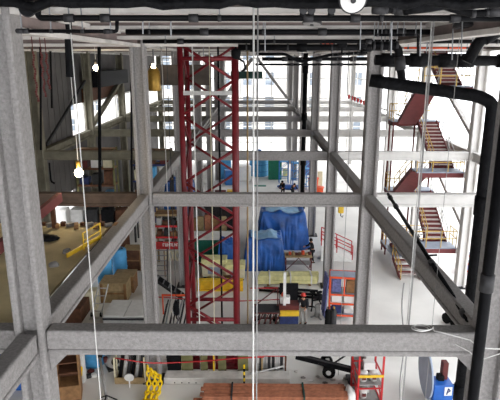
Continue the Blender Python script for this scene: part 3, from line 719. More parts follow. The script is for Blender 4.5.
MB().lathe([(.28, 0), (.28, .15), (.1, .2)], (0, 0, 2.9), 14).build('cap', 'blue', r, True)
# machines behind mast: cream crates, yellow girder
for k, (px, py, sx, h, m_, lb) in enumerate(((214, 279, 1.5, .9, 'cream', 'cream machine housing behind the red mast, left part'), (235, 281, 1.2, .7, 'cream', 'cream machine housing at the right leg of the red mast'), )):
    p = gnd(px, py); r = thing('machine_housing', lb, 'machine', (p.x, p.y + .5, 0))
    MB().box((0, 0, h / 2 + .1), (sx, .9, h)).build('housing', m_, r, bevel=.04); MB().box((0, 0, h + .2), (sx * 1.05, 1.0, .3)).build('top_cover', 'pale_yellow', r, bevel=.04)
    MB().box((0, -.47, h / 2 + .1), (sx * .5, .03, h * .5)).build('panel', 'grey_blue', r)
    for x in (-1, 1): MB().box((x * sx * .4, 0, .05), (.15, .8, .1)).build('foot', 'dark', r)
a, b = gnd(197, 292), gnd(243, 292)
r = thing('yellow_girder', 'long yellow steel girder lying behind the foot of the red mast', 'girder', ((a.x + b.x) / 2, a.y + .25, 0)); ln_ = b.x - a.x
MB().box((0, 0, .36), (ln_, .1, .56)).build('web', 'yellow', r)
for z in (.06, .66): MB().box((0, 0, z), (ln_, .4, .08)).build('flange', 'yellow', r)
for k in range(5): MB().box((-ln_ / 2 + .2 + k * (ln_ - .4) / 4, -.1, .36), (.05, .12, .52)).build('stiffener', 'yellow', r)
for k, (px, h, m_) in enumerate(((225, .35, 'wood'), (229, .45, 'dark_wood'), (233, .3, 'crate_wood'))):
    p = at(px, 272, 30.6); p.y = 29.9
    bx('timber_block', (p.x, 30.6 - .2 * k), (.28, .4, h), m_, f'brown timber block beside the cream housing behind the mast, {["left", "tall middle", "right"][k]} one', 'block', .2 * k, group='timber blocks')
# yellow wrapped beams and black pipes
a, b = gnd(259, 286), gnd(318, 284)
r = thing('wrapped_bundle', 'long plastic wrapped bundle of pale yellow beams on the floor before the tarps', 'bundle', ((a.x + b.x) / 2, a.y + .5, 0), .02); ln_ = b.x - a.x
for i in range(3):
    for j in range(2): MB().box((.08 * (i - 1), -.3 + i * .3, .22 + j * .26), (ln_, .27, .24)).build('beam', 'pale_yellow', r, bevel=.02)
for x in (-.35, 0, .35): MB().box((x * ln_, 0, .04), (.15, 1.0, .09)).build('bearer', 'wood', r); MB().box((x * ln_ + .1, 0, .37), (.08, .96, .56)).build('strap', 'white', r)
for k, (a, b) in enumerate((((259, 290), (322, 295)), ((264, 287.5), (318, 291)), ((290, 296), (326, 298)))):
    a, b = gnd(*a, .1), gnd(*b, .1)
    tag(MB().tube(a, b, .075, 12).build('steel_pipe', 'black_pipe', None, True), f'black steel pipe lying in front of the yellow bundle, {["longest one", "rear one", "short right one"][k]}', 'pipe', 'black floor pipes')
# red legged work table
a, b = gnd(285, 283), gnd(312, 268)
r = thing('work_table', 'work table with rust red legs holding small tools before the blue tarp', 'table', ((a.x + b.x) / 2, 32.6, 0)); tw = 1.75
MB().box((0, 0, 1.02), (tw, .85, .06)).build('table_top', 'crate_wood', r); MB().box((0, 0, .5), (tw - .1, .7, .04)).build('shelf', 'grey', r)
for x in (-1, 1):
    for y in (-1, 1): MB().box((x * (tw / 2 - .06), y * .38, .5), (.07, .07, 1.0)).build('leg', 'brown_red', r)
    MB().bar((x * (tw / 2 - .06), -.38, .1), (0, -.38, .95), .04).build('brace', 'brown_red', r)
tb = V(r.location)
for k in range(8):
    h = .12 + .07 * (k % 3); x = -.75 + k * .21
    bx(['tool_box', 'paint_can', 'wood_offcut'][k % 3], (tb.x + x, 32.5 + .1 * (k % 2)), (.15, .18, h), ['dark_wood', 'orange', 'crate_wood', 'brown_red'][k % 4], ['small tool box', 'small paint can', 'wood offcut'][k % 3] + f' on the red legged work table, item {k+1} from its left end', ['box', 'can', 'offcut'][k % 3], .1 * k, .01, 'small items on the work table', 1.05)
p = gnd(284, 300)
tag(MB().box((0, 0, 1.5), (.14, .14, 3.0)).build('steel_post', 'white', centre=False), 'white upright post with a rust red top, left of the yellow based cart', 'post').location = (gnd(284, 327).x, gnd(284, 327).y, 0)
# yellow based cart
p = gnd(290, 330)
r = thing('tool_cart', 'cart with yellow tray and dark bin beside the person in the red hat', 'cart', (p.x - .05, p.y + .5, 0))
MB().box((0, 0, .45), (.95, .8, .5)).build('bin', 'navy', r, bevel=.03); MB().box((0, 0, .85), (1.0, .85, .28)).build('tray', 'yellow', r, bevel=.02)
MB().box((0, .05, 1.12), (1.0, .7, .24)).build('box', 'brown_red', r); MB().box((0, .3, 1.75), (.95, .1, .9)).build('back_panel', 'black', r)
MB().box((-.2, .1, 1.42), (.5, .35, .35)).build('carton', 'white', r); MB().lathe([(.09, 0), (.1, .1), (.03, .2)], (-.3, .1, 1.6), 12).build('beacon', 'orange', r, True)
for x in (-.42, .42):
    for y in (-.3, .3): MB().lathe([(.1, -.04), (.1, .04)], (x, y, .1), 12, (1, 0, 0)).build('wheel', 'rubber', r)
# black stands, small rollers
for k, (px, py) in enumerate(((312, 309), (319, 302), (317, 318))):
    p = gnd(px, py); r = thing('pipe_stand', f'{["black pipe stand with spread feet beside the person in the red hat", "low black pipe stand right of the other stand", "small grey roller stand on the white floor"][k]}', 'stand', (p.x, p.y, 0), .4 * k)
    h = (1.05, .6, .75)[k]; mm = ('black', 'black', 'grey')[k]
    MB().tube((0, 0, .1), (0, 0, h), (.05, .05, .14)[k], 10).build('pole', mm, r, True); MB().box((0, 0, h), (.3, .14, .1)).build('head', mm, r)
    for a in range(3): c, s_ = math.cos(a * 2.09 + .3), math.sin(a * 2.09 + .3); MB().bar((0, 0, .15), (c * .35, s_ * .35, .04), .07).build('foot', mm, r)
p = gnd(318, 297)
tag(MB().path([gnd(314, 294, .1), gnd(318, 296, .12), gnd(324, 296, .1)], .09, 10).build('black_sleeve', 'black', None, True), 'short black pipe sleeve lying on the white floor above the stands', 'pipe')
for k, px in enumerate((327.5, 333)):
    p = gnd(px, 329); r = thing('gas_cylinder', f'dark upright gas cylinder in front of the orange shelf cart, {["left", "right"][k]} one', 'cylinder', (p.x, p.y, 0), 0, 'gas cylinders')
    MB().lathe([(.15, 0), (.16, .05), (.16, .95), (.1, 1.08), (.05, 1.12)], n=16).build('tank', ['rubber', 'dark_metal'][k], r, True); MB().lathe([(.05, 1.12), (.06, 1.22), (.02, 1.26)], n=10).build('valve', 'brass' if k else 'brown_red', r, True)
# orange framed shelf cart
p = gnd(343, 322)
r = thing('shelf_cart', 'orange framed shelf cart with violet cloths and white trays left of the second row column', 'cart', (p.x, p.y + .5, 0), -.12); cw, ch = 1.35, 2.5
for x in (-1, 1):
    for y in (-1, 1): MB().box((x * cw / 2, y * .45, ch / 2), (.08, .08, ch)).build('upright', 'orange', r)
for z in (.35, 1.0, 1.5, 2.45):
    MB().box((0, 0, z), (cw, .9, .05)).build('shelf', 'white' if z in (1.0,) else 'grey_blue', r)
    for y in (-1, 1): MB().box((0, y * .46, z), (cw, .06, .09)).build('shelf_rail', 'orange', r)
for x in (0.05,): MB().box((x, -.47, 1.95), (.07, .06, .95)).build('upright', 'orange', r)
cb = V(r.location)
for k, (x, z, s, m_, lb, c) in enumerate(((-.35, 1.53, (.5, .5, .75), 'violet_cloth', 'violet cloth bundle in the upper left of the orange shelf cart', 'cloth'), (.38, 1.53, (.45, .5, .7), 'wood', 'brown carton in the upper right of the orange shelf cart', 'carton'),
      (-.3, 1.03, (.55, .7, .38), 'white', 'white tray on the middle shelf of the orange cart, left one', 'tray'), (.33, 1.03, (.55, .7, .38), 'white', 'white tray on the middle shelf of the orange cart, right one', 'tray'),
      (.32, .38, (.5, .6, .28), 'white', 'white sack on the bottom shelf of the orange cart', 'sack'), (-.3, .38, (.5, .6, .5), 'navy', 'dark blue bin on the bottom shelf of the orange cart', 'bin'))):
    bx({'cloth': 'cloth_bundle', 'carton': 'carton', 'tray': 'tray', 'sack': 'sack', 'bin': 'bin'}[c], (cb.x + x, cb.y + x * -.12), s, m_, lb, c, -.12, .06 if c in ('cloth', 'sack') else .02, None, z)
q = MB(); n_ = 12                                       # cloth hanging on the left side of the cart
vs = [[q.b.verts.new((cb.x - cw / 2 - .2 + .05 * math.sin(j * 1.6) - .12 * (1 - i / n_), cb.y + .1 - .5 + 1.0 * j / n_, .2 + 2.2 * i / n_)) for j in range(n_ + 1)] for i in range(n_ + 1)]
for i in range(n_):
    for j in range(n_): q.b.faces.new((vs[i][j], vs[i + 1][j], vs[i + 1][j + 1], vs[i][j + 1]))
o = q.build('hanging_cloth', 'violet_cloth', None, True); so = o.modifiers.new('thick', 'SOLIDIFY'); so.thickness = .05
tag(o, 'violet blue cloth hanging down the left side of the orange shelf cart', 'cloth')
# red railed ramp
a = gnd(324, 264)
r = thing('access_ramp', 'white access ramp with red handrails beyond the orange shelf cart', 'ramp', (a.x + .9, 34.6, 0), -.1)
MB().hull([V((-1.0, -.5, 0)), V((1.1, -.5, 0)), V((1.1, -.5, .15)), V((-1.0, -.5, 1.1))], [V((-1.0, .5, 0)), V((1.1, .5, 0)), V((1.1, .5, .15)), V((-1.0, .5, 1.1))]).build('ramp_body', 'white', r)
for y in (-.48, .48):
    for dz in (.5, 1.0): MB().tube((-1.0, y, 1.1 + dz), (1.1, y, .15 + dz), .035).build('handrail', 'bright_red', r)
    for t_ in (0, .5, 1): MB().tube((-1 + 2.1 * t_, y, 1.1 - .95 * t_), (-1 + 2.1 * t_, y, 2.1 - .95 * t_), .035).build('rail_post', 'bright_red', r)
# black boom trailer
a, b, wv = gnd(296, 356, .75), gnd(355, 370.5, .5), gnd(328, 375)
dr = (b - a).normalized()
r = thing('boom_trailer', 'long black beam on a two wheeled trailer lying below the nearest cross beam', 'trailer', (wv.x, wv.y + .25, 0)); bs = V(r.location)
MB().bar(a - bs, b - bs, .26, .2).build('boom', 'black', r, bevel=.02); MB().bar(a - bs + V((0, -.08, .12)), b - bs + V((0, -.08, .12)), .08, .04).build('boom_rib', 'dark_metal', r)
for y in (-.45, .4):
    wl = MB().lathe([(.1, -.09), (.28, -.07), (.28, .07), (.1, .09)], (0, y, .28), 20, (dr.y, -1, 0)).build('wheel', 'rubber', r, True)
    MB().lathe([(.11, -.11), (.11, .11)], (0, y, .28), 16, (dr.y, -1, 0)).build('hub', 'white', wl)
MB().tube((0, -.45, .28), (0, .4, .28), .05).build('axle', 'dark_metal', r)
MB().bar(V((0, .05, .25)), V((0, .05, .6)), .15).build('axle_bracket', 'pale_grey', r)
MB().tube(b - bs + V((-.9, .2, .2)), b - bs + V((.1, .3, .9)), .04).build('tow_bar', 'dark_metal', r)
# red cage with buckets
p = gnd(366, 402)
r = thing('red_cage', 'tall red wire cage at the bottom right full of white buckets', 'cage', (p.x + .05, p.y + .35, 0), .05); cw, cd, ch = .95, 1.1, 2.35
for x in (-1, 1):
    for y in (-1, 1): MB().box((x * cw / 2, y * cd / 2, ch / 2), (.07, .07, ch)).build('upright', 'bright_red', r)
for z in (.15, .75, 1.3, ch):
    for y in (-1, 1): MB().box((0, y * cd / 2, z), (cw, .05, .05)).build('rail', 'bright_red', r)
    for x in (-1, 1): MB().box((x * cw / 2, 0, z), (.05, cd, .05)).build('rail', 'bright_red', r)
for z in (.12, .9): MB().box((0, 0, z), (cw, cd, .04)).build('shelf', 'grey', r)
for x in (-1, 1): MB().bar((x * cw / 2, -cd / 2, .15), (x * cw / 2, cd / 2, 1.3), .05).build('brace', 'bright_red', r)
MB().box((0, -.6, 1.32), (1.0, .04, .1)).build('barrier_board', 'yellow', r)
cb = V(r.location)
def bucket(x, y, z, label):
    k = thing('bucket', label, 'bucket', (cb.x + x, cb.y + y, z), 0, 'white buckets in the red cage')
    MB().lathe([(.13, 0), (.17, .34), (.175, .36)], n=18).build('pail', 'white', k, True); MB().lathe([(.18, .36), (.18, .39), (.05, .4)], n=18).build('lid', 'white', k, True)
    MB().box((0, -.165, .18), (.16, .03, .14)).build('sticker', 'brown_red', k)
bucket(-.2, -.25, .92, 'white bucket on the upper shelf of the red cage, front left'); bucket(.22, -.2, .92, 'white bucket on the upper shelf of the red cage, front right')
bucket(.1, .3, .92, 'white bucket at the back of the upper shelf in the red cage'); bucket(-.15, -.2, .14, 'white bucket on the bottom shelf of the red cage')
bx('carton', (cb.x - .1, cb.y + .25), (.5, .4, .5), 'pale_grey', 'grey carton at the back of the bottom shelf in the red cage', 'carton', z=.14)
bx('carton', (cb.x + .05, cb.y - .0), (.45, .35, .3), 'white', 'white carton stacked on the buckets in the red cage', 'carton', z=1.33)
# blue machine
p = gnd(440, 404)
r = thing('blue_machine', 'bright blue machine with a large grey oval guard plate at the bottom right', 'machine', (p.x, p.y + .45, 0), .05)
MB().box((.12, 0, .38), (.8, .7, .76)).build('body', 'machine_blue', r, bevel=.03)
q = MB(); pr = []
for i in range(28):
    a = i * 2 * math.pi / 28; pr.append((.78 * math.sin(a), 1.15 + 1.1 * math.cos(a)))
q.hull([V((-.5 - z * .06, y, z)) for y, z in pr], [V((-.42 - z * .06, y, z)) for y, z in pr]); q.build('guard_plate', 'grey_blue', r, bevel=.02)
MB().box((.3, .2, 1.1), (.22, .3, .8)).build('column', 'brown_red', r, bevel=.02); MB().box((.12, .1, .85), (.25, .3, .25)).build('motor', 'black', r, bevel=.03)
st = MB().box((.3, -.36, .5), (.3, .015, .38)).build('sticker', 'white', r)
q = MB(); q.bar((.24, -.37, .36), (.3, -.37, .64), .05, .012, V((0, 1, 0))); q.bar((.3, -.37, .62), (.38, -.37, .52), .05, .012, V((0, 1, 0))); q.bar((.38, -.37, .52), (.26, -.37, .46), .04, .012, V((0, 1, 0))); q.build('printed_mark', 'navy', st)
MB().tube((.5, -.1, .55), (.85, -.15, .5), .12, 12).build('outlet', 'dark_metal', r, True)
# ------------------------------------------------------------------ foreground floor, around the mast
a, b = gnd(164, 384), gnd(290, 384)
r = thing('concrete_kerb', 'long pale concrete kerb in front of the mast foot', 'kerb', ((a.x + b.x) / 2, a.y + .25, 0))
MB().box((0, 0, .16), (b.x - a.x, .6, .32)).build('kerb', 'concrete', r, bevel=.03)
for k in range(4): MB().lathe([(.03, 0), (.03, .05)], (-2.2 + .3 * k, -.31, .1), 8, (0, 1, 0)).build('anchor_bolt', 'dark_metal', r)
kx, ky = (a.x + b.x) / 2, a.y + .25
for k, (px, w_, h_) in enumerate(((187, .5, 1.35), (204, .3, 1.2), (222, .35, 1.1), (243, .45, 1.3))):
    p = gnd(px, 377); bx('plywood_sheet', (p.x, ky + .45 + .03 * k), (w_, .04, h_), 'olive', f'olive plywood sheet standing behind the kerb, {["leftmost", "second from left", "third from left", "rightmost"][k]} of four', 'sheet', .05 * (k % 2), .005, 'olive sheets')
# lumber bundle
a, b = gnd(200, 410), gnd(345, 410)
r = thing('lumber_bundle', 'bundle of long reddish brown planks strapped together at the bottom of the view', 'lumber', ((a.x + b.x) / 2 + .1, a.y + .5, 0)); ln_ = b.x - a.x
pk = MB().box((0, 0, 0), (ln_, .2, .085)).build('plank', 'lumber', r, bevel=.008); first = True
for j in range(5):
    for i in range(4):
        q = pk if first else pk.copy()
        if not first: C.objects.link(q)
        first = False; q.location = (.25 * noise.noise(V((i * 3.3, j * 2.7, 0))) - (.5 if (j == 2 and i == 0) else 0), -.36 + i * .235, .15 + j * .095)
for x in (-.3, .2): MB().box((x * ln_, 0, .35), (.07, .98, .52)).build('strap', ['dark', 'dark_green'][x > 0], r)
for x in (-.35, 0, .35): MB().box((x * ln_, 0, .05), (.12, .95, .1)).build('bearer', 'wood', r)
lb_ = V(r.location)
lump('plastic_wrap', (b.x + .25, a.y + .5, 0), (.22, .5, .5), 'white', 'crumpled white plastic at the right end of the lumber bundle', 'plastic', 5)
tag(MB().tube(gnd(230, 383, .5), gnd(206, 391, .62), .02).build('metal_rod', 'steel'), 'pale metal rod leaning on the lumber bundle', 'rod') if False else None
# yellow/black striped bollard in front
p = gnd(244, 392)
r = thing('striped_post', 'slim yellow and black striped post at the lumber bundle', 'post', (p.x, ky - .45, 0))
for k in range(7): MB().tube((0, 0, k * .15), (0, 0, k * .15 + .15), .04, 10).build('band', ['chain_yellow', 'black'][k % 2], r)
# pipe rack box
a, b = gnd(115, 384), gnd(145, 384)
r = thing('pipe_rack', 'pale open box rack with dark and silver pipes leaning in it, left of the kerb', 'rack', ((a.x + b.x) / 2, a.y + .7, 0)); rw = b.x - a.x
MB().box((0, 0, .05), (rw, 1.4, .1)).build('base_board', 'crate_wood', r); MB().box((0, -.68, .18), (rw, .05, .22)).build('front_board', 'crate_wood', r)
for x in (-1, 1): MB().box((x * rw / 2, -.6, .6), (.07, .07, 1.2)).build('post', 'cream', r); MB().box((x * rw / 2, .65, .8), (.07, .07, 1.6)).build('post', 'cream', r)
MB().box((0, .65, 1.3), (rw, .06, .08)).build('top_rail', 'cream', r)
rb = V(r.location)
for k in range(6):
    x = -rw / 2 + .15 + k * (rw - .4) / 5
    tag(MB().tube((rb.x + x, rb.y - .45, .12), (rb.x + x + .12, rb.y + .6, 1.75 + .1 * (k % 2)), .08, 12).build('leaning_pipe', ['black_pipe', 'pale_grey', 'dark_metal'][k % 3], None, True), f'{["black", "pale grey", "dark grey"][k % 3]} pipe leaning in the pale box rack, number {k+1} from its left', 'pipe', 'pipes in the box rack')
r = thing('cable_reel', 'round pale disc on a short foot at the front of the pale box rack', 'reel', (rb.x + .05, rb.y - .95, 0))
MB().lathe([(.2, -.03), (.2, .03)], (0, 0, .48), 20, (0, 1, .3)).build('disc', 'white', r); MB().tube((0, 0, 0), (0, 0, .4), .03).build('foot', 'white', r)
p = gnd(172, 372); q = thing('rubbish_bin', 'square black bin between the box rack and the red mast', 'bin', (p.x + .12, ky + .6, 0))
MB().box((0, 0, .45), (.5, .5, .9), taper=1.1).build('bin_body', 'black', q); MB().box((0, 0, .92), (.58, .58, .05)).build('rim', 'black', q)
# red rope barrier
pts = [at(115, 358, 19.2), at(140, 362, 19.3), at(152, 363, 19.6), at(166, 363, 20.2), at(190, 362, 20.4), at(212, 360.5, 20.3), at(240, 358, 20.2), at(264, 357, 20.2)]
tag(MB().path(pts, .028, 8).build('red_barrier_rope', 'bright_red', None, True), 'sagging red rope barrier in front of the mast foot', 'rope')
for k, (px, m_) in enumerate(((116, 'cream'), (159.5, 'white'), (213.5, 'yellow'), (262, 'crate_wood'))):
    p = at(px, 361, 20.3); tag(MB().tube((p.x, 20.38, 0), (p.x, 20.38, p.z + .25), .035).build('barrier_post', m_), f'slim {["cream", "white", "yellow", "wooden"][k]} post holding the red rope barrier', 'post', 'barrier posts')
# rack with dark uprights right of the mast foot
a, b = gnd(258, 381), gnd(284, 381)
r = thing('post_rack', 'rack holding a row of upright dark and pale steel posts, right of the mast foot', 'rack', ((a.x + b.x) / 2, ky + .75, 0)); rw = b.x - a.x
MB().box((0, 0, .06), (rw + .2, .9, .12)).build('rack_base', 'pale_grey', r); MB().box((0, -.3, .95), (rw + .2, .05, .06)).build('rail', 'bright_red', r)
for x in (-1, 1): MB().box((x * (rw / 2 + .08), -.3, .75), (.07, .07, 1.4)).build('rack_post', 'dark_wood', r)
rb2 = V(r.location)
for k in range(6):
    tag(MB().box((rb2.x - rw / 2 + .12 + k * (rw - .2) / 5, rb2.y - .12 + .14 * (k % 2), 1.0), (.13, .12, 1.75)).build('steel_upright', ['dark', 'pale_grey', 'dark_metal'][k % 3]), f'{["black", "pale", "dark grey"][k % 3]} upright post in the rack right of the mast foot, number {k+1} from left', 'post', 'upright posts in the rack')
tag(MB().tube(at(250, 374, 20.0), at(284, 366, 20.4), .035).build('lever_bar', 'pale_grey'), 'pale lever bar sloping across the rack of upright posts', 'bar')
# dark truss cart above the nearest beam
a, b = gnd(254, 331), gnd(278, 331)
r = thing('truss_cart', 'rust red truss cart with a long handle behind the rack of posts', 'cart', ((a.x + b.x) / 2, a.y + .6, 0)); rw = b.x - a.x + .2
for z in (.2, .9):
    for y in (-.4, .4): MB().box((0, y, z), (rw, .07, .07)).build('chord', 'brown_red', r)
for k in range(5):
    x = -rw / 2 + k * rw / 5
    for y in (-.4, .4): MB().bar((x, y, .2), (x + rw / 5, y, .9), .05).build('lattice', 'brown_red', r)
    MB().box((x + .1, 0, .5), (.08, .7, .6)).build('plate', 'dark', r)
MB().box((0, 0, .97), (rw, .9, .05)).build('deck', 'dark_metal', r)
for x in (-1, 1): MB().lathe([(.15, -.04), (.15, .04)], (x * rw * .35, -.45, .15), 14, (0, 1, 0)).build('wheel', 'rubber', r); MB().lathe([(.15, -.04), (.15, .04)], (x * rw * .35, .45, .15), 14, (0, 1, 0)).build('wheel', 'rubber', r)
MB().tube((-rw / 2, 0, 1.0), (rw / 2 - .1, .2, 2.0), .03).build('handle', 'brown_red', r); MB().tube((rw / 2 - .1, .2, 1.0), (rw / 2 - .1, .2, 2.0), .03).build('handle', 'brown_red', r)
MB().tube((-rw / 2 - .1, .2, 1.98), (rw / 2 - .1, .2, 2.0), .03).build('handle', 'bright_red', r)
# leaning scaffold frames left of mast foot
for k in range(7):
    p = gnd(160 + k * 3.6, 334); mm = ['dark', 'steel', 'dark_metal'][k % 3]
    r = thing('scaffolding', f'leaning {["black", "silver", "grey"][k % 3]} scaffold frame left of the mast foot, number {k+1} from left', 'scaffold', (p.x, p.y + .3, 0), .1 * (k % 2), 'leaning scaffold frames')
    for y in (0, .5): MB().tube((0, y, .03), (.3, y + .3, 1.35), .035, 8).build('upright', mm, r)
    for t_ in (.3, .65, .95): MB().tube((.3 * t_, .3 * t_, .03 + 1.32 * t_), (.3 * t_, .5 + .3 * t_, .03 + 1.32 * t_), .025, 8).build('rung', mm, r)
p = gnd(172, 322)
r = thing('stack_rail', 'orange rail on two posts behind the leaning scaffold frames', 'rail', (p.x + .1, p.y + .9, 0))
MB().box((0, 0, 1.1), (1.5, .08, .1)).build('rail', 'orange', r)
for x in (-.7, .7): MB().box((x, 0, .55), (.07, .07, 1.1)).build('post', 'orange', r)
a = at(176, 300, 21.6)
r = thing('black_hook_block', 'black hook block hanging on a thin line left of the mast foot', 'hook', (a.x, 21.6, a.z - .75))
MB().lathe([(.05, 0), (.13, .08), (.13, .55), (.07, .7)], n=12).build('block', 'black', r, True); MB().tube((0, 0, .7), (0, 0, 14.37 - a.z + .75), .015, 6).build('line', 'dark_metal', r)
MB().path([(0, 0, 0), (0, 0, -.15), (.1, 0, -.24), (.12, 0, -.1)], .03).build('hook', 'black', r)
# red signed frame with shelves left of the mast
a, b = gnd(157, 268), gnd(184, 268); yy = a.y
r = thing('storage_rack', 'tall storage rack with red beams and a red signboard left of the mast', 'rack', ((a.x + b.x) / 2, yy + .6, 0)); rw = b.x - a.x + .1
for x in (-1, 1):
    for y in (-1, 1): MB().box((x * rw / 2, y * .5, 1.9), (.1, .1, 3.8)).build('upright', 'crate_wood', r)
for z in (1.35, 2.1, 2.85, 3.6):
    MB().box((0, 0, z), (rw, 1.0, .06)).build('shelf', 'wood', r)
    for y in (-1, 1): MB().box((0, y * .52, z), (rw, .07, .13)).build('beam', 'bright_red' if z < 3.3 else 'crate_wood', r)
sg = MB().box((0, -.58, 1.62), (rw + .05, .05, .4)).build('signboard', 'bright_red', r)
q = MB()
for k in range(7):                                   # worn white characters, too blurred to read
    x = -.42 + k * .15
    q.box((x, -.612, 1.62), (.035, .012, .22)); q.box((x + .05, -.612, 1.62 + (.09, -.09, 0)[k % 3]), (.08, .012, .035))
    if k % 2: q.box((x + .09, -.612, 1.62), (.03, .012, .2))
q.build('lettering', 'white', sg)
sb = V(r.location)
for k in range(12):
    z = (1.38, 2.13, 2.88)[k // 4]; x = -rw / 2 + .25 + (k % 4) * (rw - .5) / 3
    bx('carton', (sb.x + x, sb.y - .1), (.3, .5, .25 + .1 * (k % 3)), ['dark', 'wood', 'brown_red', 'pale_grey', 'dark_wood'][k % 5], f'{["black", "brown", "rust red", "pale grey", "dark brown"][k % 5]} carton on the {["lowest", "middle", "upper"][k // 4]} shelf of the red signed rack, place {k % 4 + 1} from left', 'carton', 0, .01, 'cartons in the red signed rack', z + .0)
# items below the sign
p = gnd(160, 285)
r = thing('step_ladder', 'dark metal ladder frame below the red signboard', 'ladder', (p.x + .1, p.y, 0))
for x in (-.35, .35): MB().bar((x, 0, 0), (x, .5, 2.2), .06).build('stile', 'dark_metal', r)
for k in range(7): MB().bar((-.35, .06 + k * .07, .25 + k * .3), (.35, .06 + k * .07, .25 + k * .3), .04).build('rung', 'steel', r)
a, b = gnd(163, 283, 1.5), gnd(186, 303)
r = thing('conveyor', 'dark inclined conveyor frame on the floor left of the mast', 'conveyor', (b.x - .9, b.y + .2, 0))
for y in (-.3, .3): MB().bar((-1.2, y + .8, 1.3), (.7, y, .3), .08, .16).build('side_beam', 'dark_metal', r); MB().box((-.9, y + .65, .55), (.07, .07, 1.1)).build('leg', 'dark', r); MB().box((.5, y, .2), (.07, .07, .4)).build('leg', 'dark', r)
MB().bar((-1.2, .8, 1.32), (.7, 0, .32), .5, .05).build('belt', 'black', r)
for k in range(6): t_ = k / 5; MB().tube((-1.1 + 1.7 * t_, .45 - .7 * t_, 1.36 - .9 * t_), (-1.1 + 1.7 * t_, 1.05 - .7 * t_, 1.36 - .9 * t_), .04, 8).build('roller', 'steel', r)
p = gnd(173, 283)
r = thing('folding_barrier', 'cream lattice folding barrier below the red signboard', 'barrier', (p.x + .15, p.y + .9, 0))
for k in range(7):
    MB().bar((-.75 + k * .2, 0, 1.1), (-.6 + k * .2, 0, 1.75), .05).build('lattice_bar', 'cream', r); MB().bar((-.6 + k * .2, .04, 1.1), (-.75 + k * .2, .04, 1.75), .05).build('lattice_bar', 'cream', r)
for x in (-.78, .72): MB().box((x, .02, .9), (.06, .08, 1.8)).build('post', 'wood', r)
p = gnd(181, 290); bx('plywood_board', (p.x, p.y + 1.4), (.5, .08, 2.4), 'crate_wood', 'tan plywood panel standing at the left leg of the mast', 'panel')
# dark machines behind the green container
a = gnd(215, 244)
r = thing('press_machine', 'long dark machine bench behind the green container', 'machine', (a.x - .3, 41.5, 0))
MB().box((0, 0, 1.0), (4.0, 1.4, 2.0)).build('machine_bed', 'dark_metal', r, bevel=.05); MB().box((.3, -.2, 2.35), (3.2, 1.0, .7)).build('upper_housing', 'dark', r, bevel=.05)
MB().box((-1.2, -.75, 1.5), (1.0, .08, .8)).build('control_panel', 'grey', r); MB().box((1.2, -.6, 2.9), (.7, .5, .4)).build('motor', 'olive', r, bevel=.05)
for k in range(5):
    bx('timber_offcut', (a.x - 1.6 + k * .55, 37.6), (.5, .3, 2.0 + .12 * (k % 3)), ['wood', 'crate_wood', 'lumber'][k % 3], f'upright brown timber in front of the dark machine bench, number {k+1} from left', 'timber', .1 * k, .01, 'upright timbers')
p = gnd(157, 222); bx('grey_cabinet', (p.x - .2, 44.0), (1.1, 1.0, 3.3), 'grey', 'grey cabinet behind the storage rack, right of the second row left column', 'cabinet')
# ------------------------------------------------------------------ far floor clutter
for k, (px, py, s) in enumerate(((284, 184, 1.0), (297, 186, 1.0), (305, 193, .9))):
    p = gnd(px, py + 1); r = thing('scaffold_tower', f'blue scaffold tower at the far end right of the green cabin, {["left", "middle", "right"][k]} of three', 'scaffold', (p.x, p.y + 1.2, 0), .2 * k, 'blue scaffold towers'); h = 3.0 + .5 * k
    for x in (-.5, .5):
        for y in (-.4, .4): MB().tube((x * s, y, 0), (x * s, y, h), .05, 8).build('upright', 'blue', r)
    for z in (.6, 1.5, 2.4): 
        for y in (-.4, .4): MB().tube((-.5 * s, y, z), (.5 * s, y, z), .04, 8).build('rung', 'blue', r); MB().bar((-.5 * s, y, z), (.5 * s, y, z + .8), .04).build('brace', 'sky_blue', r)
    MB().box((0, 0, 2.45), (s, .8, .05)).build('platform', 'sky_blue', r)
lump('blue_heap', (gnd(289, 188.5).x, gnd(289, 188.5).y, 0), (1.3, .7, .3), 'tarp', 'low blue plastic heap on the far floor behind the two dark clothed people', 'plastic', 8)
p = gnd(285, 176); bx('yellow_bin', (p.x, p.y), (.5, .5, .9), 'pale_yellow', 'small yellow bin on the far floor right of the green cabin', 'bin')
for k, (px, py, s) in enumerate(((313, 186, 1.0), (317, 196, 1.1))):
    p = gnd(px, py + 4); r = thing('orange_tub', f'orange tub on the far floor left of the third row column, {["upper", "lower"][k]} one', 'tub', (p.x, p.y, 0), 0, 'orange tubs')
    MB().lathe([(.45 * s, 0), (.55 * s, 1.2), (.58 * s, 1.25)], n=18).build('tub_body', 'orange', r, True); MB().lathe([(.6 * s, 1.25), (.6 * s, 1.32), (.2, 1.36)], n=18).build('lid', 'orange', r, True)
p = gnd(321, 196); bx('cream_board', (p.x + .2, p.y + 3), (.5, .3, 1.9), 'cream', 'cream panel standing beside the orange tubs', 'panel')
p = gnd(310, 182); bx('blue_cabinet', (p.x, p.y + 4), (1.0, .7, 2.2), 'violet_cloth', 'violet covered cabinet on the far floor above the orange tubs', 'cabinet')
a, b = gnd(253, 186), gnd(266, 186); bx('floor_mat', ((a.x + b.x) / 2, a.y), (b.x - a.x, .5, .06), 'green', 'thin green strip lying on the far floor below the blue tank', 'mat', bevel=.005)
for k, (px, py, m_, h) in enumerate(((206, 182, 'white', 2.0), (225, 178, 'sky_blue', 2.2), (231, 184, 'blue', 1.6), (244, 180, 'white', 1.7), (165, 186, 'white', 2.2), (157, 184, 'navy', 2.6), (172, 180, 'pale_grey', 2.0))):
    p = gnd(px, py); bx('storage_bin', (p.x, p.y), (1.4, 1.2, h), m_, f'{["white storage bin seen through the mast", "pale blue bin seen right inside the mast", "blue bin near the right mast leg", "white bin right of the red mast", "white bin left of the red mast", "navy bin at the second row left column", "grey bin just left of the mast leg"][k]} on the far floor', 'bin', .1 * k, .04)
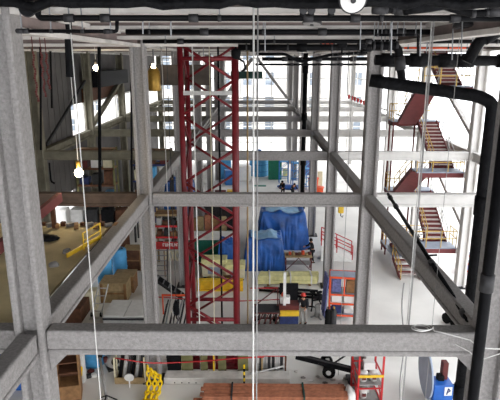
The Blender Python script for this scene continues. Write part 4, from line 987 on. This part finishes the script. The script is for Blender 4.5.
# red winch with yellow top seen behind the mast just above the second row beam
p = gnd(226, 206)
r = thing('winch', 'red winch with a yellow cover seen inside the mast above the second row beam', 'winch', (p.x, p.y, 0))
MB().box((0, 0, .5), (2.6, 1, 1.0)).build('frame', 'red', r); MB().box((.6, 0, 1.3), (1.0, .8, .5)).build('cover', 'yellow', r, bevel=.08); MB().tube((-1.0, 0, 1.2), (0, 0, 1.2), .35, 16).build('drum', 'brown_red', r, True)
# ------------------------------------------------------------------ left bay, floor level
p = gnd(114, 303)
crate((p.x, p.y + .6), (1.5, 1.2, 1.15), 'wooden crate with a tan top under the left lengthwise beam', lid='crate_wood', rz=.0)
crate((p.x + .25, p.y + 1.9), (1.2, 1.1, 1.0), 'wooden crate with a dark side, standing behind the tan topped crate', 'wood', lid='crate_wood')
p = gnd(126, 280); crate((p.x + .1, p.y + 2.0), (1.2, 1.0, 1.4), 'reddish wooden crate beside the second row left column', 'dark_wood', lid='crate_wood')
for k, (px, py) in enumerate(((104, 286), (119, 278))):
    p = gnd(px, py); r = thing('blue_drum', f'light blue drum behind the wooden crates, {["nearer", "farther"][k]} of two', 'drum', (p.x, p.y + .4, 0), 0, 'light blue drums behind the crates')
    MB().lathe([(.42, 0), (.45, .05), (.45, 1.75), (.4, 1.8)], n=20).build('drum_body', 'sky_blue', r, True)
    for z in (.6, 1.2): MB().lathe([(.44, -.04), (.48, 0), (.44, .04)], (0, 0, z), 20).build('hoop', 'sky_blue', r, True)
    MB().lathe([(.06, 1.8), (.06, 1.85)], (.2, 0, 0), 10).build('bung', 'dark', r)
# grey slab cabinet
a, b = gnd(106, 333), gnd(148, 333)
r = thing('grey_platform', 'low grey metal platform with two flat covers left of the second row column', 'platform', ((a.x + b.x) / 2 - .1, a.y + .9, 0)); rw = b.x - a.x
MB().box((0, 0, .45), (rw, 1.9, .9)).build('platform_body', 'pale_grey', r, bevel=.03)
for x in (-1, 1): MB().box((x * rw / 4, 0, .93), (rw / 2 - .06, 1.8, .06)).build('cover', 'white', r)
MB().box((0, -.97, .8), (rw, .05, .1)).build('front_rail', 'dark_metal', r)
r = thing('hand_truck', 'pale hand truck leaning below the left lengthwise beam', 'hand truck', (gnd(96, 318).x, gnd(96, 318).y, 0))
for x in (-.25, .25): MB().bar((x, 0, .1), (x + .3, .8, 1.6), .05).build('frame_rail', 'pale_grey', r); MB().lathe([(.14, -.04), (.14, .04)], (x, .1, .14), 14, (1, 0, 0)).build('wheel', 'rubber', r)
for k in range(4): MB().bar((-.25 + .07 * k, .1 + .2 * k, .35 + .35 * k), (.25 + .07 * k, .1 + .2 * k, .35 + .35 * k), .04).build('crossbar', 'pale_grey', r)
MB().box((0, -.15, .06), (.55, .3, .03)).build('toe_plate', 'pale_grey', r)
p = gnd(93, 306); bx('green_box', (p.x, p.y - .2), (.7, .6, 1.1), 'cream', 'pale box standing beside the blue drums', 'box')
p = gnd(86, 318); bx('dark_bench', (p.x - .5, p.y + .3), (.9, 1.8, .8), 'dark_wood', 'dark bench under the left lengthwise beam', 'bench', bevel=.02)
# bottom left group
p = gnd(68, 405); px_ = p.x
r = thing('open_cabinet', 'brown wooden open cabinet with shelves at the bottom left', 'cabinet', (px_ - .05, p.y + .55, 0), .25); h = 2.1
for x in (-.4, .4): MB().box((x, 0, h / 2), (.05, .8, h)).build('side_panel', 'wood', r)
for z in (.05, .7, 1.3, 1.75, h): MB().box((0, 0, z), (.8, .8, .05)).build('shelf', 'dark_wood' if z != .7 else 'wood', r)
MB().box((0, .38, h / 2), (.8, .04, h)).build('back_panel', 'dark_wood', r); MB().box((0, -.38, .38), (.76, .03, .6)).build('drawer_front', 'wood', r)
p = gnd(92, 371); r = thing('blue_drum', 'light blue drum standing right of the brown open cabinet', 'drum', (p.x - .1, p.y + .6, 0))
MB().lathe([(.47, 0), (.5, .05), (.5, 1.25), (.45, 1.3)], n=20).build('drum_body', 'sky_blue', r, True)
for z in (.4, .8): MB().lathe([(.49, -.03), (.525, 0), (.49, .03)], (0, 0, z), 20).build('hoop', 'sky_blue', r, True)
p = gnd(84, 381); bx('white_board', (p.x, p.y), (.14, .35, 1.5), 'white', 'narrow white board standing between the brown cabinet and the blue drum', 'board')
p = gnd(79, 383); bx('grey_board', (p.x - .08, p.y + .1), (.14, .4, 1.6), 'grey', 'narrow grey board standing beside the brown cabinet', 'board')
p = gnd(109, 371)
r = thing('electric_motor', 'pale electric motor with a black end, lying on the floor at the lower left', 'motor', (p.x + .1, p.y + .25, 0), .5)
MB().lathe([(.2, -.35), (.28, -.3), (.3, .2), (.24, .3)], (0, 0, .34), 20, (.2, -1, .35)).build('motor_body', 'pale_grey', r, True)
MB().lathe([(.17, .3), (.17, .34)], (0, 0, .34), 18, (.2, -1, .35)).build('end_cap', 'black', r); MB().box((0, 0, .05), (.5, .6, .1)).build('foot', 'dark_metal', r); MB().box((-.28, 0, .5), (.16, .2, .2)).build('terminal_box', 'brown_red', r)
a, b = gnd(101, 357, .9), gnd(107, 402)
r = thing('pole_stand', 'long grey pole with a black cap leaning at the lower left', 'pole', (b.x, b.y, 0))
MB().tube((0, 0, .05), a - V(r.location) + V((0, -.2, .2)), .06, 10).build('pole', 'grey', r, True); MB().lathe([(.12, -.1), (.14, 0), (.1, .12)], a - V(r.location) + V((0, -.2, .2)), 12).build('cap', 'black', r, True)
for a_ in (.3, 2.4, 4.5): MB().bar((0, 0, .3), (.4 * math.cos(a_), .4 * math.sin(a_), .02), .04).build('foot', 'black', r)
for k, (px, py, z0) in enumerate(((91, 372, 0), (94, 376, 0), (89, 377, 0))):
    p = gnd(px, py); lump('rag_heap', (p.x, p.y, 0), (.16, .14, .1), ['brown_red', 'white', 'dark'][k], f'{["dark red", "white", "black"][k]} rag on the floor in front of the blue drum', 'rag', k + 11)
bx('red_pipe_end', (gnd(77.5, 392).x, gnd(77.5, 392).y + .3), (.12, .3, 1.2), 'bright_red', 'narrow red post at the front of the brown cabinet', 'post')
# yellow chains
def chain_heap(pts, label, rad=.1, thick=.04):
    r = thing('yellow_chain', label, 'chain', pts[0]); b = V(pts[0]); n_ = 0
    for a, c in zip(pts, pts[1:]):
        a, c = V(a), V(c); k = max(1, int((c - a).length / .15))
        for i in range(k):
            q = a.lerp(c, i / k) - b; d, s_, u = basis(c - a); s2 = s_ if n_ % 2 else u; n_ += 1; P_ = []
            for j in range(13):
                t_ = j * 2 * math.pi / 12; P_.append(q + d * (rad * 1.35 * math.cos(t_)) + s2 * (rad * .8 * math.sin(t_)))
            MB().path(P_, thick, 6).build('link', 'chain_yellow', r, True)
p = gnd(147, 401, .12); rz_ = V((gnd(156, 384).x, ky - .9, .15))
for off, wd in ((0, 'left'), (.24, 'middle'), (.46, 'right')):
    chain_heap([V((gnd(154, 372).x + off * .6, 19.55, .9 - off * .5)), V((gnd(153, 380).x + off, 19.4, .55)), V((gnd(150, 390).x + off, 19.1, .25)), V((gnd(146, 400).x + off * .9, gnd(146, 403).y, .12)), V((gnd(140, 408).x + off, gnd(140, 412).y, .12))], f'bright yellow heavy chain trailing on the floor by the box rack, {wd} of three')
for off, wd in ((0, 'left'), (.2, 'right')):
    p0 = gnd(78, 385); chain_heap([V((p0.x + off, p0.y - .1, .75)), V((p0.x - .05 + off, p0.y - .25, .45)), V((p0.x - .2 + off, p0.y - .6, .15)), V((p0.x - .35 + off, p0.y - .95, .12))], f'yellow chain hanging in front of the brown open cabinet, {wd} strand')
# blue plastic covered boxes at the very bottom left, seen below the beams
p = gnd(8, 392); bx('blue_box', (p.x, p.y + .7), (1.8, 1.2, 1.2), 'machine_blue', 'bright blue box at the bottom left corner under the short beam', 'box')
p = gnd(3, 350); bx('navy_box', (p.x + .4, p.y + 1.0), (1.6, 1.4, 1.5), 'navy', 'navy box in the dark left of the nearest left column', 'box')
# ------------------------------------------------------------------ left bay far racks
for k, (px, py, wd, h, lb) in enumerate(((94, 196, 3.0, 7.3, 'tall storage rack full of boxes under the left bay beam, left one'), (118, 196, 3.2, 7.0, 'tall storage rack full of boxes under the left bay beam, right one'))):
    X = at(px, 190, 37).x + .35 + k * 1.9; Y = 37 + k * 1.4
    r = thing('pallet_rack', lb, 'rack', (X, Y, 0), 0, 'tall pallet racks in the left bay')
    for x in (-1, 1):
        for y in (-.5, .5): MB().box((x * (wd / 2 - .2), y, h / 2), (.12, .12, h)).build('upright', 'dark_metal' if k else 'olive', r)
    for z in (1.6, 3.2, 4.7, 5.9, h - .1):
        MB().box((0, 0, z), (wd - .4, 1.1, .07)).build('shelf', 'wood', r); MB().box((0, -.55, z), (wd - .4, .06, .14)).build('beam', 'navy' if k else 'dark_wood', r)
    for j in range(12):
        z = (1.6, 3.2, 4.7, 5.9)[j // 3] + .04; x = -wd / 2 + .65 + (j % 3) * (wd - 1.3) / 2; hh = .5 + .25 * ((j * 7 + k) % 3)
        bx('stored_box', (X + x, Y - .1), (.6, .7, hh), ['dark', 'sky_blue', 'white', 'dark_wood', 'navy', 'cream', 'brown_red'][(j * 3 + k) % 7], f'{["black", "pale blue", "white", "dark brown", "navy", "cream", "rust red"][(j * 3 + k) % 7]} box on shelf {j // 3 + 1} of the {["left", "right"][k]} tall storage rack, {["left", "middle", "right"][j % 3]} place', 'box', 0, .02, 'boxes in the tall racks', z)
for k, (px, py, m_, s) in enumerate(((62, 226, 'white', (1.3, 1, 3.2)), (78, 224, 'pale_grey', (1.2, 1, 3.0)), (92, 222, 'dark', (1.2, 1, 3.4)), (108, 222, 'black', (1.3, 1, 3.2)), (122, 222, 'dark_wood', (1.0, 1, 3.0)))):
    p = at(px, 214, 33.0 + .3 * k); bx('machine_cabinet', (p.x, p.y), (.8, .8, p.z + .4), m_, f'{["white", "pale grey", "dark", "black", "brown"][k]} machine cabinet standing beyond the far edge of the plywood deck', 'cabinet', .05 * k, .04, 'cabinets beyond the deck')
p = at(40, 184, 29.5)
r = thing('wall_phone', 'dark hanging handset and cord on the left wall below the beam', 'handset', at(51, 180, 29.6))
MB().path([(0, 0, 0), (.05, 0, -.12), (.2, 0, -.2)], .06).build('handset', 'black', r, True); MB().tube((0, 0, 0), (0, 0, 1.0), .05).build('cord', 'black', r)

p = gnd(469, 276)
r = thing('wheeled_rack', 'small red and blue wheeled rack at the foot of the right side column', 'rack', (p.x, p.y + .5, 0))
for x in (-.5, .5):
    for y in (-.3, .3): MB().box((x, y, .65), (.07, .07, 1.3)).build('upright', 'orange', r)
for z in (.25, .75, 1.28): MB().box((0, 0, z), (1.0, .65, .05)).build('shelf', 'grey_blue', r); MB().box((0, -.33, z), (1.0, .05, .09)).build('shelf_rail', 'orange', r)
MB().box((0, 0, .52), (.8, .5, .42)).build('bin', 'violet_cloth', r, bevel=.03)
p = gnd(459, 328)
r = thing('floor_scrubber', 'red machine with black wheels on the white floor above the nearest beam, right edge', 'machine', (p.x, p.y + .4, 0), .4)
MB().box((0, 0, .55), (.8, .9, .55)).build('body', 'brown_red', r, bevel=.06); MB().box((0, .2, 1.0), (.5, .4, .4)).build('motor', 'black', r, bevel=.05)
for x in (-.42, .42):
    for y in (-.3, .3): MB().lathe([(.2, -.06), (.28, -.04), (.28, .04), (.2, .06)], (x, y, .28), 18, (1, 0, 0)).build('wheel', 'rubber', r, True)
MB().path([(0, .4, .9), (0, .7, 1.3), (-.2, .75, 1.35)], .03).build('handle', 'dark_metal', r, True)
# thick services at the top right corner
pipe([at(376, 9, 7.9), at(404, 10, 7.9)], .055, 'short thick black pipe section at the top edge, right of the white faced lamp', 'insulation', couplings=(.1, .9))
pipe([at(404, 10, 7.7), at(430, 7, 7.7), at(452, 3, 7.7), at(520, 0, 7.7)], .07, 'lumpy black pipe rising along the top right corner', 'insulation', couplings=(.2, .7))
pipe([at(440, 5, 8.0), at(470, 14, 8.0), at(520, 10, 8.0)], .05, 'black hose like pipe sagging at the top right corner', 'insulation', couplings=(.5,))
pipe([at(467, 62, 12.4), at(480, 40, 12.4), at(510, 22, 12.4)], .13, 'thick black pipe rising steeply at the right edge under the roof', 'insulation', couplings=(.4, .8))
for k, px in enumerate((303, 311, 331)):
    p = at(px, 12, 8.3); r = thing('pipe_valve', f'black valve body at the top edge, {["left", "middle", "right"][k]} of three beside the white faced lamp', 'valve', p, 0, 'valves at the top edge')
    MB().lathe([(.02, -.06), (.05, -.04), (.04, .02), (.055, .05), (.02, .08)], n=12).build('valve_body', 'black', r, True); MB().tube((0, 0, .05), (0, 0, 14.37 - p.z), .012).build('stem', 'black', r); MB().lathe([(.05, -.01), (.06, 0), (.05, .01)], (0, -.05, .02), 12, (0, 1, 0)).build('hand_wheel', 'dark_metal', r)

rubb = ((296, 372), (303, 378), (310, 381), (318, 377), (325, 383), (333, 380), (340, 384), (346, 379), (300, 384), (337, 388))
for k, (px, py) in enumerate(rubb):
    p = gnd(px, py); lump('rubble_piece', (p.x, p.y, 0), (.09 + .03 * (k % 3), .07, .05), ['concrete', 'grey', 'white'][k % 3], 'small pale piece of rubble on the floor around the wheeled black beam', 'rubble', k + 30, 2, .4, 'rubble pieces on the floor')

pts = [at(158, 297, 27.0), at(200, 300, 27.0), at(240, 301, 27.0), at(280, 299.5, 27.0), at(304, 302, 27.0)]
tag(MB().path(pts, .03, 8).build('red_barrier_rope', 'bright_red', None, True), 'second red barrier rope strung across the floor behind the red mast', 'rope')
for k, (px, py) in enumerate(((158, 297), (280, 299.5))):
    p = at(px, py, 27.05); tag(MB().tube((p.x, 27.07, 0), (p.x, 27.07, p.z + .12), .035).build('barrier_post', 'white'), f'white post carrying the second red rope behind the mast, {["left", "right"][k]} one', 'post')
